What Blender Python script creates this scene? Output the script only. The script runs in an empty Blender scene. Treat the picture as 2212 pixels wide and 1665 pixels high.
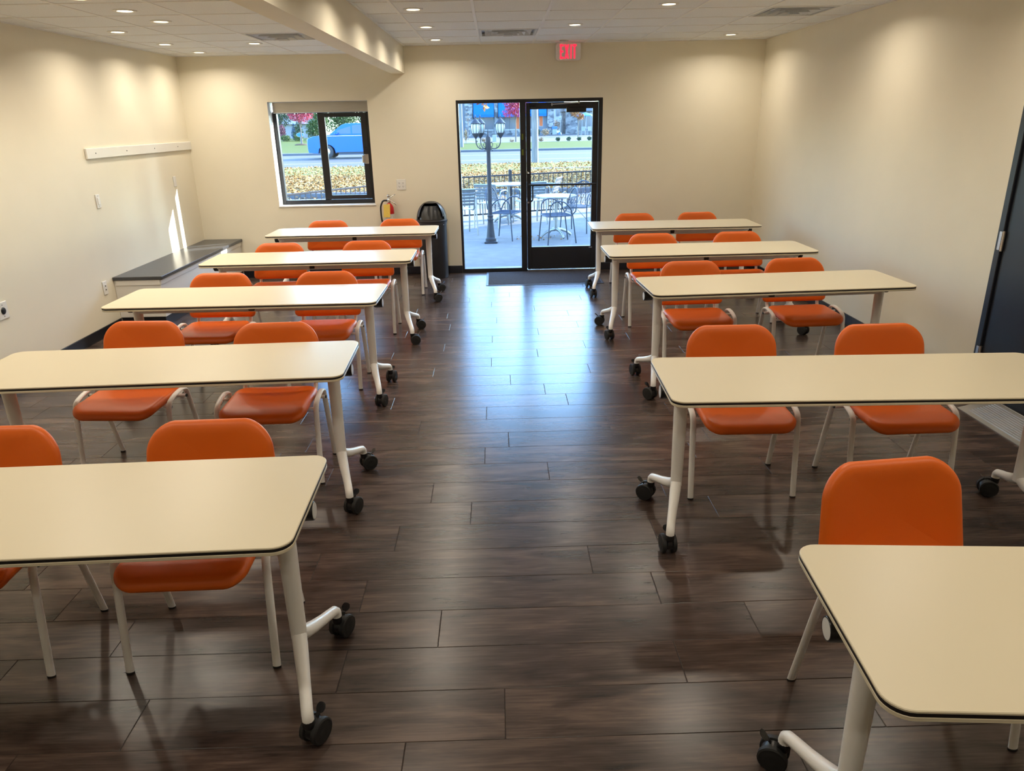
import bpy, math, random
import numpy as np
from mathutils import Vector, Matrix

random.seed(7)
R = math.radians
scene = bpy.context.scene
col = scene.collection

# ------------------------------------------------------------------ camera
FPX, PITCH, YAW, ROLL, CAMH = 1585.37, R(19.8654), R(0.8352), R(-1.1642), 1.8488
cam_d = bpy.data.cameras.new('camera')
cam_d.sensor_fit = 'HORIZONTAL'
cam_d.sensor_width = 36.0
cam_d.lens = FPX / 2212 * 36.0
cam_d.clip_end = 600
cam_d.clip_start = 0.05
cam = bpy.data.objects.new('camera', cam_d)
col.objects.link(cam)
fwd = Vector((math.sin(YAW) * math.cos(PITCH), math.cos(YAW) * math.cos(PITCH), -math.sin(PITCH)))
right = Vector((math.cos(YAW), -math.sin(YAW), 0))
up = right.cross(fwd)
r2 = right * math.cos(ROLL) + up * math.sin(ROLL)
u2 = up * math.cos(ROLL) - right * math.sin(ROLL)
mw = Matrix((r2, u2, -fwd)).transposed().to_4x4()
mw.translation = Vector((0, 0, CAMH))
cam.matrix_world = mw
scene.camera = cam

# ------------------------------------------------------------------ world, sun, exposure
SUN_TRAVEL = Vector((-1.0, -0.565, -0.57))
SKY_STRENGTH, SUN_STRENGTH = 2.8, 20.0
CAN_POWER = 7.6
world = bpy.data.worlds.new('world')
scene.world = world
world.use_nodes = True
wn = world.node_tree
wn.nodes.clear()
sky = wn.nodes.new('ShaderNodeTexSky')
sky.sky_type = 'NISHITA'
sky.sun_disc = False
sky.sun_elevation = R(27)
sky.sun_rotation = math.atan2(1.0, 0.565)
tint = wn.nodes.new('ShaderNodeMix')
tint.data_type = 'RGBA'
tint.blend_type = 'MULTIPLY'
tint.inputs[0].default_value = 1.0
tint.inputs[7].default_value = (0.68, 0.92, 1.12, 1)      # camera white balance set for warm lamps
bg = wn.nodes.new('ShaderNodeBackground')
bg.inputs['Strength'].default_value = SKY_STRENGTH
wo = wn.nodes.new('ShaderNodeOutputWorld')
wn.links.new(sky.outputs[0], tint.inputs[6])
wn.links.new(tint.outputs[2], bg.inputs['Color'])
wn.links.new(bg.outputs[0], wo.inputs[0])

sun_d = bpy.data.lights.new('sun', 'SUN')
sun_d.energy = SUN_STRENGTH
sun_d.angle = R(0.53)
sun_d.color = (1.0, 0.95, 0.86)
sun = bpy.data.objects.new('sun', sun_d)
sun.rotation_euler = SUN_TRAVEL.to_track_quat('-Z', 'Y').to_euler()
sun.location = (20, 20, 20)
col.objects.link(sun)

vs = scene.view_settings
vs.view_transform = 'Standard'
vs.look = 'None'
vs.gamma = 1.0
vs.use_curve_mapping = False
vs.exposure = 0.0
scene.cycles.max_bounces = 7
scene.cycles.diffuse_bounces = 5
scene.cycles.glossy_bounces = 3
scene.cycles.transmission_bounces = 2
scene.cycles.transparent_max_bounces = 12
scene.cycles.caustics_reflective = False
scene.cycles.caustics_refractive = False
scene.cycles.sample_clamp_indirect = 6.0
scene.cycles.adaptive_threshold = 0.03

# ------------------------------------------------------------------ materials
def mat(name, color, rough=0.5, metal=0.0, spec=0.5, var=0.0, scale=8.0, bump=0.0, bscale=60.0, emit=0.0, coat=0.0, stretch=None):
    m = bpy.data.materials.new(name)
    m.use_nodes = True
    nt = m.node_tree
    b = nt.nodes['Principled BSDF']
    c = (*color, 1)
    b.inputs['Base Color'].default_value = c
    b.inputs['Roughness'].default_value = rough
    b.inputs['Metallic'].default_value = metal
    b.inputs['Specular IOR Level'].default_value = spec
    if coat:
        b.inputs['Coat Weight'].default_value = coat
        b.inputs['Coat Roughness'].default_value = 0.15
    if emit:
        b.inputs['Emission Color'].default_value = c
        b.inputs['Emission Strength'].default_value = emit
    tc = nt.nodes.new('ShaderNodeTexCoord')
    mp = nt.nodes.new('ShaderNodeMapping')
    nt.links.new(tc.outputs['Object'], mp.inputs[0])
    if stretch:
        mp.inputs['Scale'].default_value = stretch
    if var:
        n = nt.nodes.new('ShaderNodeTexNoise')
        n.inputs['Scale'].default_value = scale
        n.inputs['Detail'].default_value = 5
        nt.links.new(mp.outputs[0], n.inputs['Vector'])
        cr = nt.nodes.new('ShaderNodeValToRGB')
        cr.color_ramp.elements[0].position = 0.3
        cr.color_ramp.elements[1].position = 0.7
        cr.color_ramp.elements[0].color = tuple(min(1, x * (1 - var)) for x in color) + (1,)
        cr.color_ramp.elements[1].color = tuple(min(1, x * (1 + var)) for x in color) + (1,)
        nt.links.new(n.outputs['Fac'], cr.inputs[0])
        nt.links.new(cr.outputs[0], b.inputs['Base Color'])
    if bump:
        n2 = nt.nodes.new('ShaderNodeTexNoise')
        n2.inputs['Scale'].default_value = bscale
        n2.inputs['Detail'].default_value = 3
        nt.links.new(mp.outputs[0], n2.inputs['Vector'])
        bp = nt.nodes.new('ShaderNodeBump')
        bp.inputs['Strength'].default_value = bump
        bp.inputs['Distance'].default_value = 0.004
        nt.links.new(n2.outputs['Fac'], bp.inputs['Height'])
        nt.links.new(bp.outputs[0], b.inputs['Normal'])
    return m

def ramp_mat(name, stops, rough, scale, detail=5, stretch=None, spec=0.4, island=False, kind='noise', bump=0.0):
    """noise / voronoi driven colour ramp; island adds a random shift per leaf or plank"""
    m = bpy.data.materials.new(name)
    m.use_nodes = True
    nt = m.node_tree
    b = nt.nodes['Principled BSDF']
    b.inputs['Roughness'].default_value = rough
    b.inputs['Specular IOR Level'].default_value = spec
    tc = nt.nodes.new('ShaderNodeTexCoord')
    mp = nt.nodes.new('ShaderNodeMapping')
    if stretch:
        mp.inputs['Scale'].default_value = stretch
    nt.links.new(tc.outputs['Object'], mp.inputs[0])
    if kind == 'noise':
        n = nt.nodes.new('ShaderNodeTexNoise')
        n.inputs['Scale'].default_value = scale
        n.inputs['Detail'].default_value = detail
        nt.links.new(mp.outputs[0], n.inputs['Vector'])
        out = n.outputs['Fac']
    elif kind == 'cells':
        n = nt.nodes.new('ShaderNodeTexVoronoi')
        n.inputs['Scale'].default_value = scale
        nt.links.new(mp.outputs[0], n.inputs['Vector'])
        sp = nt.nodes.new('ShaderNodeSeparateColor')
        nt.links.new(n.outputs['Color'], sp.inputs[0])
        out = sp.outputs[0]
    else:
        g = nt.nodes.new('ShaderNodeNewGeometry')
        out = g.outputs['Random Per Island']
    cr = nt.nodes.new('ShaderNodeValToRGB')
    el = cr.color_ramp.elements
    while len(el) < len(stops):
        el.new(0.5)
    for e, (p, c) in zip(el, stops):
        e.position = p
        e.color = (*c, 1)
    nt.links.new(out, cr.inputs[0])
    nt.links.new(cr.outputs[0], b.inputs['Base Color'])
    if bump:
        bp = nt.nodes.new('ShaderNodeBump')
        bp.inputs['Strength'].default_value = bump
        bp.inputs['Distance'].default_value = 0.01
        nt.links.new(out, bp.inputs['Height'])
        nt.links.new(bp.outputs[0], b.inputs['Normal'])
    return m

def wood_mat():
    m = bpy.data.materials.new('dark_plank_wood')
    m.use_nodes = True
    nt = m.node_tree
    N = nt.nodes.new
    L = nt.links.new
    b = nt.nodes['Principled BSDF']
    tc = N('ShaderNodeTexCoord')
    oi = N('ShaderNodeObjectInfo')
    ge = N('ShaderNodeNewGeometry')
    add = N('ShaderNodeMath'); add.operation = 'ADD'
    L(oi.outputs['Random'], add.inputs[0]); L(ge.outputs['Random Per Island'], add.inputs[1])
    sc_ = N('ShaderNodeMath'); sc_.operation = 'MULTIPLY'; sc_.inputs[1].default_value = 37.0
    L(add.outputs[0], sc_.inputs[0])
    cx = N('ShaderNodeCombineXYZ')
    L(sc_.outputs[0], cx.inputs[0]); L(sc_.outputs[0], cx.inputs[1]); L(sc_.outputs[0], cx.inputs[2])
    va = N('ShaderNodeVectorMath'); va.operation = 'ADD'
    L(tc.outputs['Object'], va.inputs[0]); L(cx.outputs[0], va.inputs[1])
    # broad cloudy tone
    mp1 = N('ShaderNodeMapping'); mp1.inputs['Scale'].default_value = (1.6, 7, 1)
    L(va.outputs[0], mp1.inputs[0])
    n1 = N('ShaderNodeTexNoise'); n1.inputs['Scale'].default_value = 1.6; n1.inputs['Detail'].default_value = 6; n1.inputs['Distortion'].default_value = 0.6
    L(mp1.outputs[0], n1.inputs['Vector'])
    # fine grain
    mp2 = N('ShaderNodeMapping'); mp2.inputs['Scale'].default_value = (2.2, 42, 1)
    L(va.outputs[0], mp2.inputs[0])
    n2 = N('ShaderNodeTexNoise'); n2.inputs['Scale'].default_value = 2.2; n2.inputs['Detail'].default_value = 8; n2.inputs['Roughness'].default_value = 0.65; n2.inputs['Distortion'].default_value = 0.4
    L(mp2.outputs[0], n2.inputs['Vector'])
    mx = N('ShaderNodeMath'); mx.operation = 'MULTIPLY_ADD'; mx.inputs[1].default_value = 0.62
    L(n1.outputs['Fac'], mx.inputs[0])
    m3 = N('ShaderNodeMath'); m3.operation = 'MULTIPLY'; m3.inputs[1].default_value = 0.38
    L(n2.outputs['Fac'], m3.inputs[0]); L(m3.outputs[0], mx.inputs[2])
    cr = N('ShaderNodeValToRGB')
    el = cr.color_ramp.elements
    el[0].position, el[0].color = 0.33, (0.016, 0.0112, 0.0095, 1)
    el[1].position, el[1].color = 0.66, (0.134, 0.092, 0.073, 1)
    e = el.new(0.5); e.color = (0.064, 0.0435, 0.0350, 1)
    L(mx.outputs[0], cr.inputs[0])
    # plank to plank tone
    fr = N('ShaderNodeMath'); fr.operation = 'FRACT'
    s2 = N('ShaderNodeMath'); s2.operation = 'MULTIPLY'; s2.inputs[1].default_value = 7.31
    L(add.outputs[0], s2.inputs[0]); L(s2.outputs[0], fr.inputs[0])
    mr = N('ShaderNodeMapRange'); mr.inputs[3].default_value = 0.80; mr.inputs[4].default_value = 1.22
    L(fr.outputs[0], mr.inputs[0])
    vm = N('ShaderNodeVectorMath'); vm.operation = 'SCALE'
    L(cr.outputs[0], vm.inputs[0]); L(mr.outputs[0], vm.inputs['Scale'])
    L(vm.outputs[0], b.inputs['Base Color'])
    rr = N('ShaderNodeMapRange'); rr.inputs[3].default_value = 0.235; rr.inputs[4].default_value = 0.285
    L(n2.outputs['Fac'], rr.inputs[0]); L(rr.outputs[0], b.inputs['Roughness'])
    b.inputs['Specular IOR Level'].default_value = 0.45
    bp = N('ShaderNodeBump'); bp.inputs['Strength'].default_value = 0.03; bp.inputs['Distance'].default_value = 0.002
    L(n2.outputs['Fac'], bp.inputs['Height']); L(bp.outputs[0], b.inputs['Normal'])
    return m

def glass_mat(name, tintc=(0.96, 0.98, 1.0)):
    m = bpy.data.materials.new(name)
    m.use_nodes = True
    nt = m.node_tree
    nt.nodes.clear()
    o = nt.nodes.new('ShaderNodeOutputMaterial')
    mx = nt.nodes.new('ShaderNodeMixShader')
    t = nt.nodes.new('ShaderNodeBsdfTransparent')
    t.inputs[0].default_value = (*tintc, 1)
    g = nt.nodes.new('ShaderNodeBsdfGlossy')
    g.inputs['Roughness'].default_value = 0.02
    f = nt.nodes.new('ShaderNodeLayerWeight')          # facing term is the same on both sides of the pane
    f.inputs[0].default_value = 0.5
    pw = nt.nodes.new('ShaderNodeMath'); pw.operation = 'POWER'; pw.inputs[1].default_value = 5.0
    ma = nt.nodes.new('ShaderNodeMath'); ma.operation = 'MULTIPLY_ADD'; ma.inputs[1].default_value = 0.85; ma.inputs[2].default_value = 0.025
    nt.links.new(f.outputs['Facing'], pw.inputs[0])
    nt.links.new(pw.outputs[0], ma.inputs[0])
    nt.links.new(ma.outputs[0], mx.inputs[0])
    nt.links.new(t.outputs[0], mx.inputs[1])
    nt.links.new(g.outputs[0], mx.inputs[2])
    nt.links.new(mx.outputs[0], o.inputs[0])
    return m

MT = {}
MT['wall'] = mat('cream_wall_paint', (0.845, 0.785, 0.635), 0.55, var=0.015, scale=3, bump=0.05, bscale=180)
MT['beam'] = MT['wall']
MT['tile'] = mat('ceiling_tile_white', (0.85, 0.87, 0.89), 0.9, var=0.05, scale=90, bump=0.35, bscale=220)
MT['grid'] = mat('ceiling_grid_white', (0.86, 0.86, 0.85), 0.5, var=0.01)
MT['slab'] = mat('grey_slab', (0.3, 0.3, 0.3), 0.9, var=0.05)
MT['wood'] = wood_mat()
MT['subfloor'] = mat('dark_joint', (0.030, 0.022, 0.018), 0.8, var=0.1)
MT['base'] = mat('black_rubber_base', (0.012, 0.013, 0.018), 0.35, var=0.08)
MT['blackmetal'] = mat('black_anodised', (0.012, 0.012, 0.014), 0.38, metal=0.0, spec=0.5, var=0.05)
MT['blackdoor'] = mat('black_door_paint', (0.012, 0.014, 0.02), 0.4, var=0.06, scale=3)
MT['glass'] = glass_mat('clear_glass')
MT['steel'] = mat('brushed_steel', (0.55, 0.53, 0.50), 0.3, metal=1.0, var=0.06, scale=6, stretch=(1, 1, 30))
MT['chrome'] = mat('chrome', (0.7, 0.7, 0.7), 0.2, metal=1.0, var=0.02)
MT['tabletop'] = mat('cream_laminate', (0.755, 0.675, 0.495), 0.34, var=0.012, scale=2)
MT['band'] = mat('black_edge_band', (0.010, 0.008, 0.008), 0.45, var=0.05)
MT['whitemetal'] = mat('white_powder_coat', (0.90, 0.89, 0.86), 0.34, var=0.012, scale=5)
MT['orange'] = mat('orange_vinyl', (0.74, 0.130, 0.003), 0.42, var=0.03, scale=4, bump=0.08, bscale=260)
MT['blackplastic'] = mat('black_plastic', (0.010, 0.010, 0.011), 0.3, var=0.05)
MT['rubber'] = mat('black_rubber', (0.014, 0.014, 0.014), 0.6, var=0.05)
MT['knobcap'] = mat('white_knob_cap', (0.75, 0.75, 0.73), 0.4, var=0.02)
MT['whiteplastic'] = mat('white_plastic', (0.80, 0.79, 0.76), 0.35, var=0.01)
MT['slot'] = mat('dark_slot', (0.03, 0.03, 0.03), 0.5, var=0.05)
MT['benchtop'] = mat('slate_laminate', (0.055, 0.058, 0.065), 0.30, var=0.12, scale=30)
MT['whitepaint'] = mat('white_paint', (0.80, 0.78, 0.73), 0.45, var=0.01)
MT['mat'] = mat('grey_entrance_mat', (0.060, 0.056, 0.056), 0.95, var=0.55, scale=160, bump=0.8, bscale=200, spec=0.05)
MT['matedge'] = mat('black_vinyl_edge', (0.03, 0.03, 0.033), 0.4, var=0.05)
MT['bin'] = mat('charcoal_plastic_bin', (0.030, 0.029, 0.030), 0.38, var=0.05, bump=0.05, bscale=300)
MT['red'] = mat('red_enamel', (0.55, 0.010, 0.014), 0.25, var=0.03)
MT['yellowtag'] = mat('yellow_tag', (0.85, 0.62, 0.12), 0.6, var=0.08, scale=90)
MT['labelwhite'] = mat('white_label', (0.72, 0.68, 0.6), 0.5, var=0.3, scale=120)
MT['exitred'] = mat('exit_red', (1.0, 0.035, 0.085), 0.4, emit=1.0, var=0.0)
MT['lens'] = mat('warm_lamp_lens', (1.0, 0.80, 0.50), 0.4, emit=7.0)
MT['alu'] = mat('ribbed_aluminium', (0.42, 0.41, 0.39), 0.4, metal=0.6, var=0.06, scale=10)
MT['ventwhite'] = mat('vent_white', (0.62, 0.63, 0.64), 0.45, var=0.02)
MT['ventdark'] = mat('vent_dark', (0.03, 0.035, 0.03), 0.7, var=0.1)
MT['lime'] = mat('lime_patch', (0.10, 0.13, 0.004), 0.5, var=0.05)
# outdoors
MT['concrete'] = mat('patio_concrete', (0.153, 0.153, 0.150), 0.85, var=0.09, scale=5, bump=0.25, bscale=40, spec=0.08)
MT['sidewalk'] = mat('sidewalk_concrete', (0.1107, 0.1089, 0.1053), 0.9, var=0.12, scale=6, spec=0.08)
MT['asphalt'] = mat('pale_asphalt', (0.0688, 0.0688, 0.0688), 0.9, var=0.08, scale=4, spec=0.08)
MT['lot'] = mat('parking_concrete', (0.0994, 0.0994, 0.0968), 0.9, var=0.05, scale=1, spec=0.08)
MT['linewhite'] = mat('road_white', (0.267, 0.267, 0.260), 0.8, var=0.05, spec=0.08)
MT['lineyellow'] = mat('road_yellow', (0.250, 0.173, 0.053), 0.8, var=0.1, spec=0.08)
MT['kerb'] = mat('kerb_concrete', (0.090, 0.094, 0.105), 0.9, var=0.1, spec=0.08)
MT['soil'] = ramp_mat('leaf_soil', [(0.3, (0.039, 0.028, 0.015)), (0.5, (0.076, 0.060, 0.025)), (0.7, (0.050, 0.055, 0.018))], 0.95, 2.5, spec=0.08)
MT['grass'] = ramp_mat('lawn_grass', [(0.3, (0.0252, 0.0399, 0.0044)), (0.5, (0.0494, 0.0638, 0.0068)), (0.7, (0.0745, 0.0765, 0.0124))], 0.95, 1.2, stretch=(0.25, 2.2, 1), spec=0.08)
MT['verge'] = ramp_mat('verge_grass', [(0.3, (0.0730, 0.0736, 0.0144)), (0.5, (0.1120, 0.1012, 0.0246)), (0.7, (0.1410, 0.1132, 0.0348))], 0.95, 3.0, spec=0.08)
MT['leaf'] = ramp_mat('fallen_leaf', [(0.0, (0.1474, 0.0640, 0.0176)), (0.25, (0.3047, 0.1710, 0.0512)), (0.5, (0.3553, 0.2340, 0.0936)), (0.75, (0.3454, 0.1250, 0.0216)), (1.0, (0.3949, 0.2770, 0.1224))], 0.7, 1, kind='island', spec=0.08)
MT['redleaf'] = ramp_mat('red_leaf', [(0.0, (0.249, 0.010, 0.030)), (0.5, (0.391, 0.040, 0.074)), (1.0, (0.430, 0.129, 0.140))], 0.6, 1, kind='island', spec=0.08)
MT['orangeleaf'] = ramp_mat('orange_leaf', [(0.0, (0.183, 0.047, 0.010)), (0.5, (0.267, 0.100, 0.030)), (1.0, (0.284, 0.166, 0.073))], 0.6, 1, kind='island', spec=0.08)
MT['greenleaf'] = ramp_mat('green_leaf', [(0.0, (0.018, 0.044, 0.012)), (0.5, (0.059, 0.102, 0.029)), (1.0, (0.154, 0.169, 0.066))], 0.6, 1, kind='island', spec=0.08)
MT['darkleaf'] = ramp_mat('evergreen_leaf', [(0.0, (0.013, 0.029, 0.017)), (0.5, (0.034, 0.062, 0.034)), (1.0, (0.083, 0.117, 0.066))], 0.6, 1, kind='island', spec=0.08)
MT['spruce'] = ramp_mat('blue_spruce', [(0.0, (0.021, 0.050, 0.076)), (1.0, (0.083, 0.133, 0.175))], 0.6, 1, kind='island', spec=0.08)
MT['purpleleaf'] = ramp_mat('purple_leaf', [(0.0, (0.083, 0.021, 0.034)), (1.0, (0.208, 0.092, 0.100))], 0.6, 1, kind='island', spec=0.08)
MT['tanleaf'] = ramp_mat('tan_leaf', [(0.0, (0.166, 0.100, 0.050)), (1.0, (0.300, 0.229, 0.150))], 0.6, 1, kind='island', spec=0.08)
MT['bark'] = mat('bark', (0.124, 0.105, 0.087), 0.9, var=0.3, scale=6, stretch=(4, 4, 0.6), spec=0.08)
MT['polewood'] = mat('weathered_pole', (0.150, 0.146, 0.138), 0.9, var=0.25, scale=5, stretch=(5, 5, 0.4), spec=0.08)
MT['lamppaint'] = mat('black_lamp_paint', (0.035, 0.037, 0.045), 0.45, var=0.15, scale=20, spec=0.15)
MT['lampglass'] = mat('frosted_lamp_glass', (0.384, 0.434, 0.434), 0.3, var=0.05)
MT['fence'] = mat('bronze_fence', (0.035, 0.033, 0.035), 0.5, var=0.1, spec=0.15)
MT['postwhite'] = mat('pale_post', (0.55, 0.58, 0.60), 0.6, var=0.05)
MT['chairsteel'] = mat('grey_blue_steel', (0.058, 0.069, 0.092), 0.4, metal=0.3, var=0.08, spec=0.15)
MT['outalu'] = mat('cast_aluminium', (0.282, 0.291, 0.291), 0.35, metal=0.7, var=0.05)
MT['truck'] = mat('blue_car_paint', (0.005, 0.085, 0.42), 0.35, var=0.03, spec=0.3)
MT['carglass'] = mat('tinted_glass', (0.05, 0.08, 0.20), 0.08, var=0.02)
MT['tyre'] = mat('tyre_rubber', (0.03, 0.03, 0.033), 0.7, var=0.05)
MT['awning'] = mat('blue_awning', (0.010, 0.085, 0.360), 0.7, var=0.06, scale=2, spec=0.08)
MT['stone'] = ramp_mat('ledge_stone', [(0.0, (0.062, 0.062, 0.068)), (0.5, (0.135, 0.135, 0.140)), (1.0, (0.234, 0.229, 0.218))], 0.9, 4.5, kind='cells', stretch=(0.521, 0.521, 0.950), bump=0.3, spec=0.08)
MT['siding'] = mat('blue_grey_siding', (0.125, 0.135, 0.156), 0.8, var=0.05, spec=0.08)
MT['winglass'] = mat('dark_window_glass', (0.062, 0.074, 0.093), 0.1, var=0.2, scale=0.7)
MT['cream'] = mat('cream_panel', (0.210, 0.198, 0.170), 0.8, var=0.15, scale=1.0, spec=0.08)
MT['poster'] = mat('orange_poster', (0.384, 0.099, 0.037), 0.6, var=0.15, scale=3, spec=0.08)
MT['housewhite'] = mat('white_house_wall', (0.228, 0.228, 0.228), 0.8, var=0.05, spec=0.08)
MT['stucco'] = mat('tan_stucco', (0.260, 0.236, 0.205), 0.9, var=0.06, spec=0.08)
MT['umbrella'] = mat('blue_umbrella', (0.012, 0.132, 0.372), 0.7, var=0.05)
MT['bluebin'] = mat('blue_bin_lid', (0.01, 0.08, 0.55), 0.5, var=0.05)
MT['greybin'] = mat('grey_bin_body', (0.186, 0.205, 0.198), 0.7, var=0.05)
MT['mulch'] = mat('mulch', (0.062, 0.043, 0.031), 0.95, var=0.4, scale=20, spec=0.08)

# ------------------------------------------------------------------ mesh builder
class MB:
    def __init__(s):
        s.v, s.f = [], []
    def add(s, vs, fs):
        o = len(s.v)
        s.v += [tuple(v) for v in vs]
        s.f += [tuple(i + o for i in f) for f in fs]
        return s
    def box(s, x0, x1, y0, y1, z0, z1, b=0.0):
        lo, hi = (x0, y0, z0), (x1, y1, z1)
        b = min(b, (x1 - x0) * .49, (y1 - y0) * .49, (z1 - z0) * .49)
        if b <= 0:
            v = [(x, y, z) for z in (z0, z1) for y in (y0, y1) for x in (x0, x1)]
            return s.add(v, [(0, 2, 3, 1), (4, 5, 7, 6), (0, 1, 5, 4), (2, 6, 7, 3), (0, 4, 6, 2), (1, 3, 7, 5)])
        vs, idx = [], {}
        for cx in (0, 1):
            for cy in (0, 1):
                for cz in (0, 1):
                    c = (cx, cy, cz)
                    for a in range(3):
                        p = []
                        for k in range(3):
                            q = hi[k] if c[k] else lo[k]
                            if k != a:
                                q += -b if c[k] else b
                            p.append(q)
                        idx[c, a] = len(vs)
                        vs.append(p)
        fs = []
        for a in range(3):
            o1, o2 = [k for k in range(3) if k != a]
            for sgn in (0, 1):
                q = []
                for (i, j) in ((0, 0), (1, 0), (1, 1), (0, 1)):
                    c = [0, 0, 0]; c[a] = sgn; c[o1] = i; c[o2] = j
                    q.append(idx[tuple(c), a])
                fs.append(tuple(q))
            for i in (0, 1):
                for j in (0, 1):
                    c0 = [0, 0, 0]; c0[o1] = i; c0[o2] = j
                    c1 = list(c0); c1[a] = 1
                    fs.append((idx[tuple(c0), o1], idx[tuple(c1), o1], idx[tuple(c1), o2], idx[tuple(c0), o2]))
        for cx in (0, 1):
            for cy in (0, 1):
                for cz in (0, 1):
                    fs.append(tuple(idx[(cx, cy, cz), a] for a in range(3)))
        return s.add(vs, fs)
    def loft(s, rings, cap0=True, cap1=True, closed=True):
        n = len(rings[0])
        vs = [p for r in rings for p in r]
        fs = []
        for k in range(len(rings) - 1):
            for i in range(n if closed else n - 1):
                j = (i + 1) % n
                fs.append((k * n + i, k * n + j, (k + 1) * n + j, (k + 1) * n + i))
        if cap0: fs.append(tuple(range(n))[::-1])
        if cap1: fs.append(tuple((len(rings) - 1) * n + i for i in range(n)))
        return s.add(vs, fs)
    def tube(s, path, rad, n=10, ref=None, flat=1.0, cap=True):
        path = [Vector(p) for p in path]
        if not isinstance(rad, (list, tuple)): rad = [rad] * len(path)
        rings = []
        prev = None
        for i, p in enumerate(path):
            t = (path[min(i + 1, len(path) - 1)] - path[max(i - 1, 0)]).normalized()
            if ref is not None:
                n1 = Vector(ref) - t * t.dot(Vector(ref))
            elif prev is None:
                a = Vector((0, 0, 1)) if abs(t.z) < 0.9 else Vector((1, 0, 0))
                n1 = a - t * t.dot(a)
            else:
                n1 = prev - t * t.dot(prev)
            n1.normalize(); prev = n1
            n2 = t.cross(n1)
            rings.append([p + n1 * (math.cos(2 * math.pi * k / n) * rad[i]) + n2 * (math.sin(2 * math.pi * k / n) * rad[i] * flat) for k in range(n)])
        return s.loft(rings, cap, cap)
    def lathe(s, prof, n=20, c=(0, 0, 0), axis='z', cap=True):
        rings = []
        for r, h in prof:
            ring = []
            for k in range(n):
                a = 2 * math.pi * k / n
                u, w = r * math.cos(a), r * math.sin(a)
                p = {'z': (u, w, h), 'x': (h, u, w), 'y': (u, h, w)}[axis]
                ring.append((p[0] + c[0], p[1] + c[1], p[2] + c[2]))
            rings.append(ring)
        return s.loft(rings, cap, cap)
    def ball(s, c, r, n=12, m=8, sc=(1, 1, 1)):
        prof = [(math.sin(math.pi * (k + .02) / (m + .04)) * r, -math.cos(math.pi * (k + .02) / (m + .04)) * r) for k in range(m + 1)]
        rings = [[(c[0] + pr * math.cos(2 * math.pi * i / n) * sc[0], c[1] + pr * math.sin(2 * math.pi * i / n) * sc[1], c[2] + h * sc[2]) for i in range(n)] for pr, h in prof]
        return s.loft(rings)
    def prism(s, poly, a0, a1, fn):
        return s.loft([[fn(u, w, a0) for u, w in poly], [fn(u, w, a1) for u, w in poly]])
    def quads(s, arr):
        n = len(arr) // 4
        return s.add(arr, [(4 * i, 4 * i + 1, 4 * i + 2, 4 * i + 3) for i in range(n)])
    def mesh(s, name, m, smooth=True, ang=0.6):
        me = bpy.data.meshes.new(name)
        me.from_pydata(s.v, [], s.f)
        me.materials.append(MT[m] if isinstance(m, str) else m)
        if len(s.f) < 60000:
            import bmesh
            bm = bmesh.new(); bm.from_mesh(me)
            bmesh.ops.recalc_face_normals(bm, faces=bm.faces)
            bm.to_mesh(me); bm.free()
        if smooth:
            me.polygons.foreach_set('use_smooth', [True] * len(me.polygons))
            me.set_sharp_from_angle(angle=ang)
        me.update()
        return me
    def build(s, name, m, parent=None, smooth=True, loc=None, rz=0, ang=0.6):
        o = bpy.data.objects.new(name, s.mesh(name, m, smooth, ang))
        col.objects.link(o)
        o.parent = parent
        if loc: o.location = loc
        if rz: o.rotation_euler = (0, 0, rz)
        return o

def tag(o, label=None, cat=None, group=None, kind=None):
    if label: o['label'] = label
    if cat: o['category'] = cat
    if group: o['group'] = group
    if kind: o['kind'] = kind
    return o
def empty(name, loc=(0, 0, 0), rz=0, **k):
    o = bpy.data.objects.new(name, None)
    o.empty_display_size = 0.1
    col.objects.link(o)
    o.location = loc
    o.rotation_euler = (0, 0, rz)
    return tag(o, **k)
def link_mesh(name, me, parent=None, loc=(0, 0, 0), rz=0):
    o = bpy.data.objects.new(name, me)
    col.objects.link(o)
    o.parent = parent
    o.location = loc
    o.rotation_euler = (0, 0, rz)
    return o
def copy_tree(o, parent=None):
    c = o.copy()
    col.objects.link(c)
    c.parent = parent
    for ch in list(o.children):
        copy_tree(ch, c)
    return c
def rr(w, h, r, k=6, r2=None):
    """rounded rectangle outline, r for the +y corners, r2 for the -y corners"""
    if r2 is None: r2 = r
    pts = []
    for cx, cy, a0, q in ((w / 2, h / 2, 0, r), (-w / 2, h / 2, 90, r), (-w / 2, -h / 2, 180, r2), (w / 2, -h / 2, 270, r2)):
        q = max(q, 0.0005)
        ox, oy = cx - math.copysign(q, cx), cy - math.copysign(q, cy)
        for i in range(k + 1):
            a = R(a0 + 90 * i / k)
            pts.append((ox + q * math.cos(a), oy + q * math.sin(a)))
    return pts
def fillet(pts, rad, k=5):
    pts = [Vector(p) for p in pts]
    out = [pts[0]]
    for i in range(1, len(pts) - 1):
        a, b, c = pts[i - 1], pts[i], pts[i + 1]
        d = min(rad, (a - b).length * .45, (c - b).length * .45)
        p, q = b + (a - b).normalized() * d, b + (c - b).normalized() * d
        for j in range(k + 1):
            t = j / k
            out.append(p * (1 - t) ** 2 + b * 2 * t * (1 - t) + q * t * t)
    out.append(pts[-1])
    return out

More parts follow.
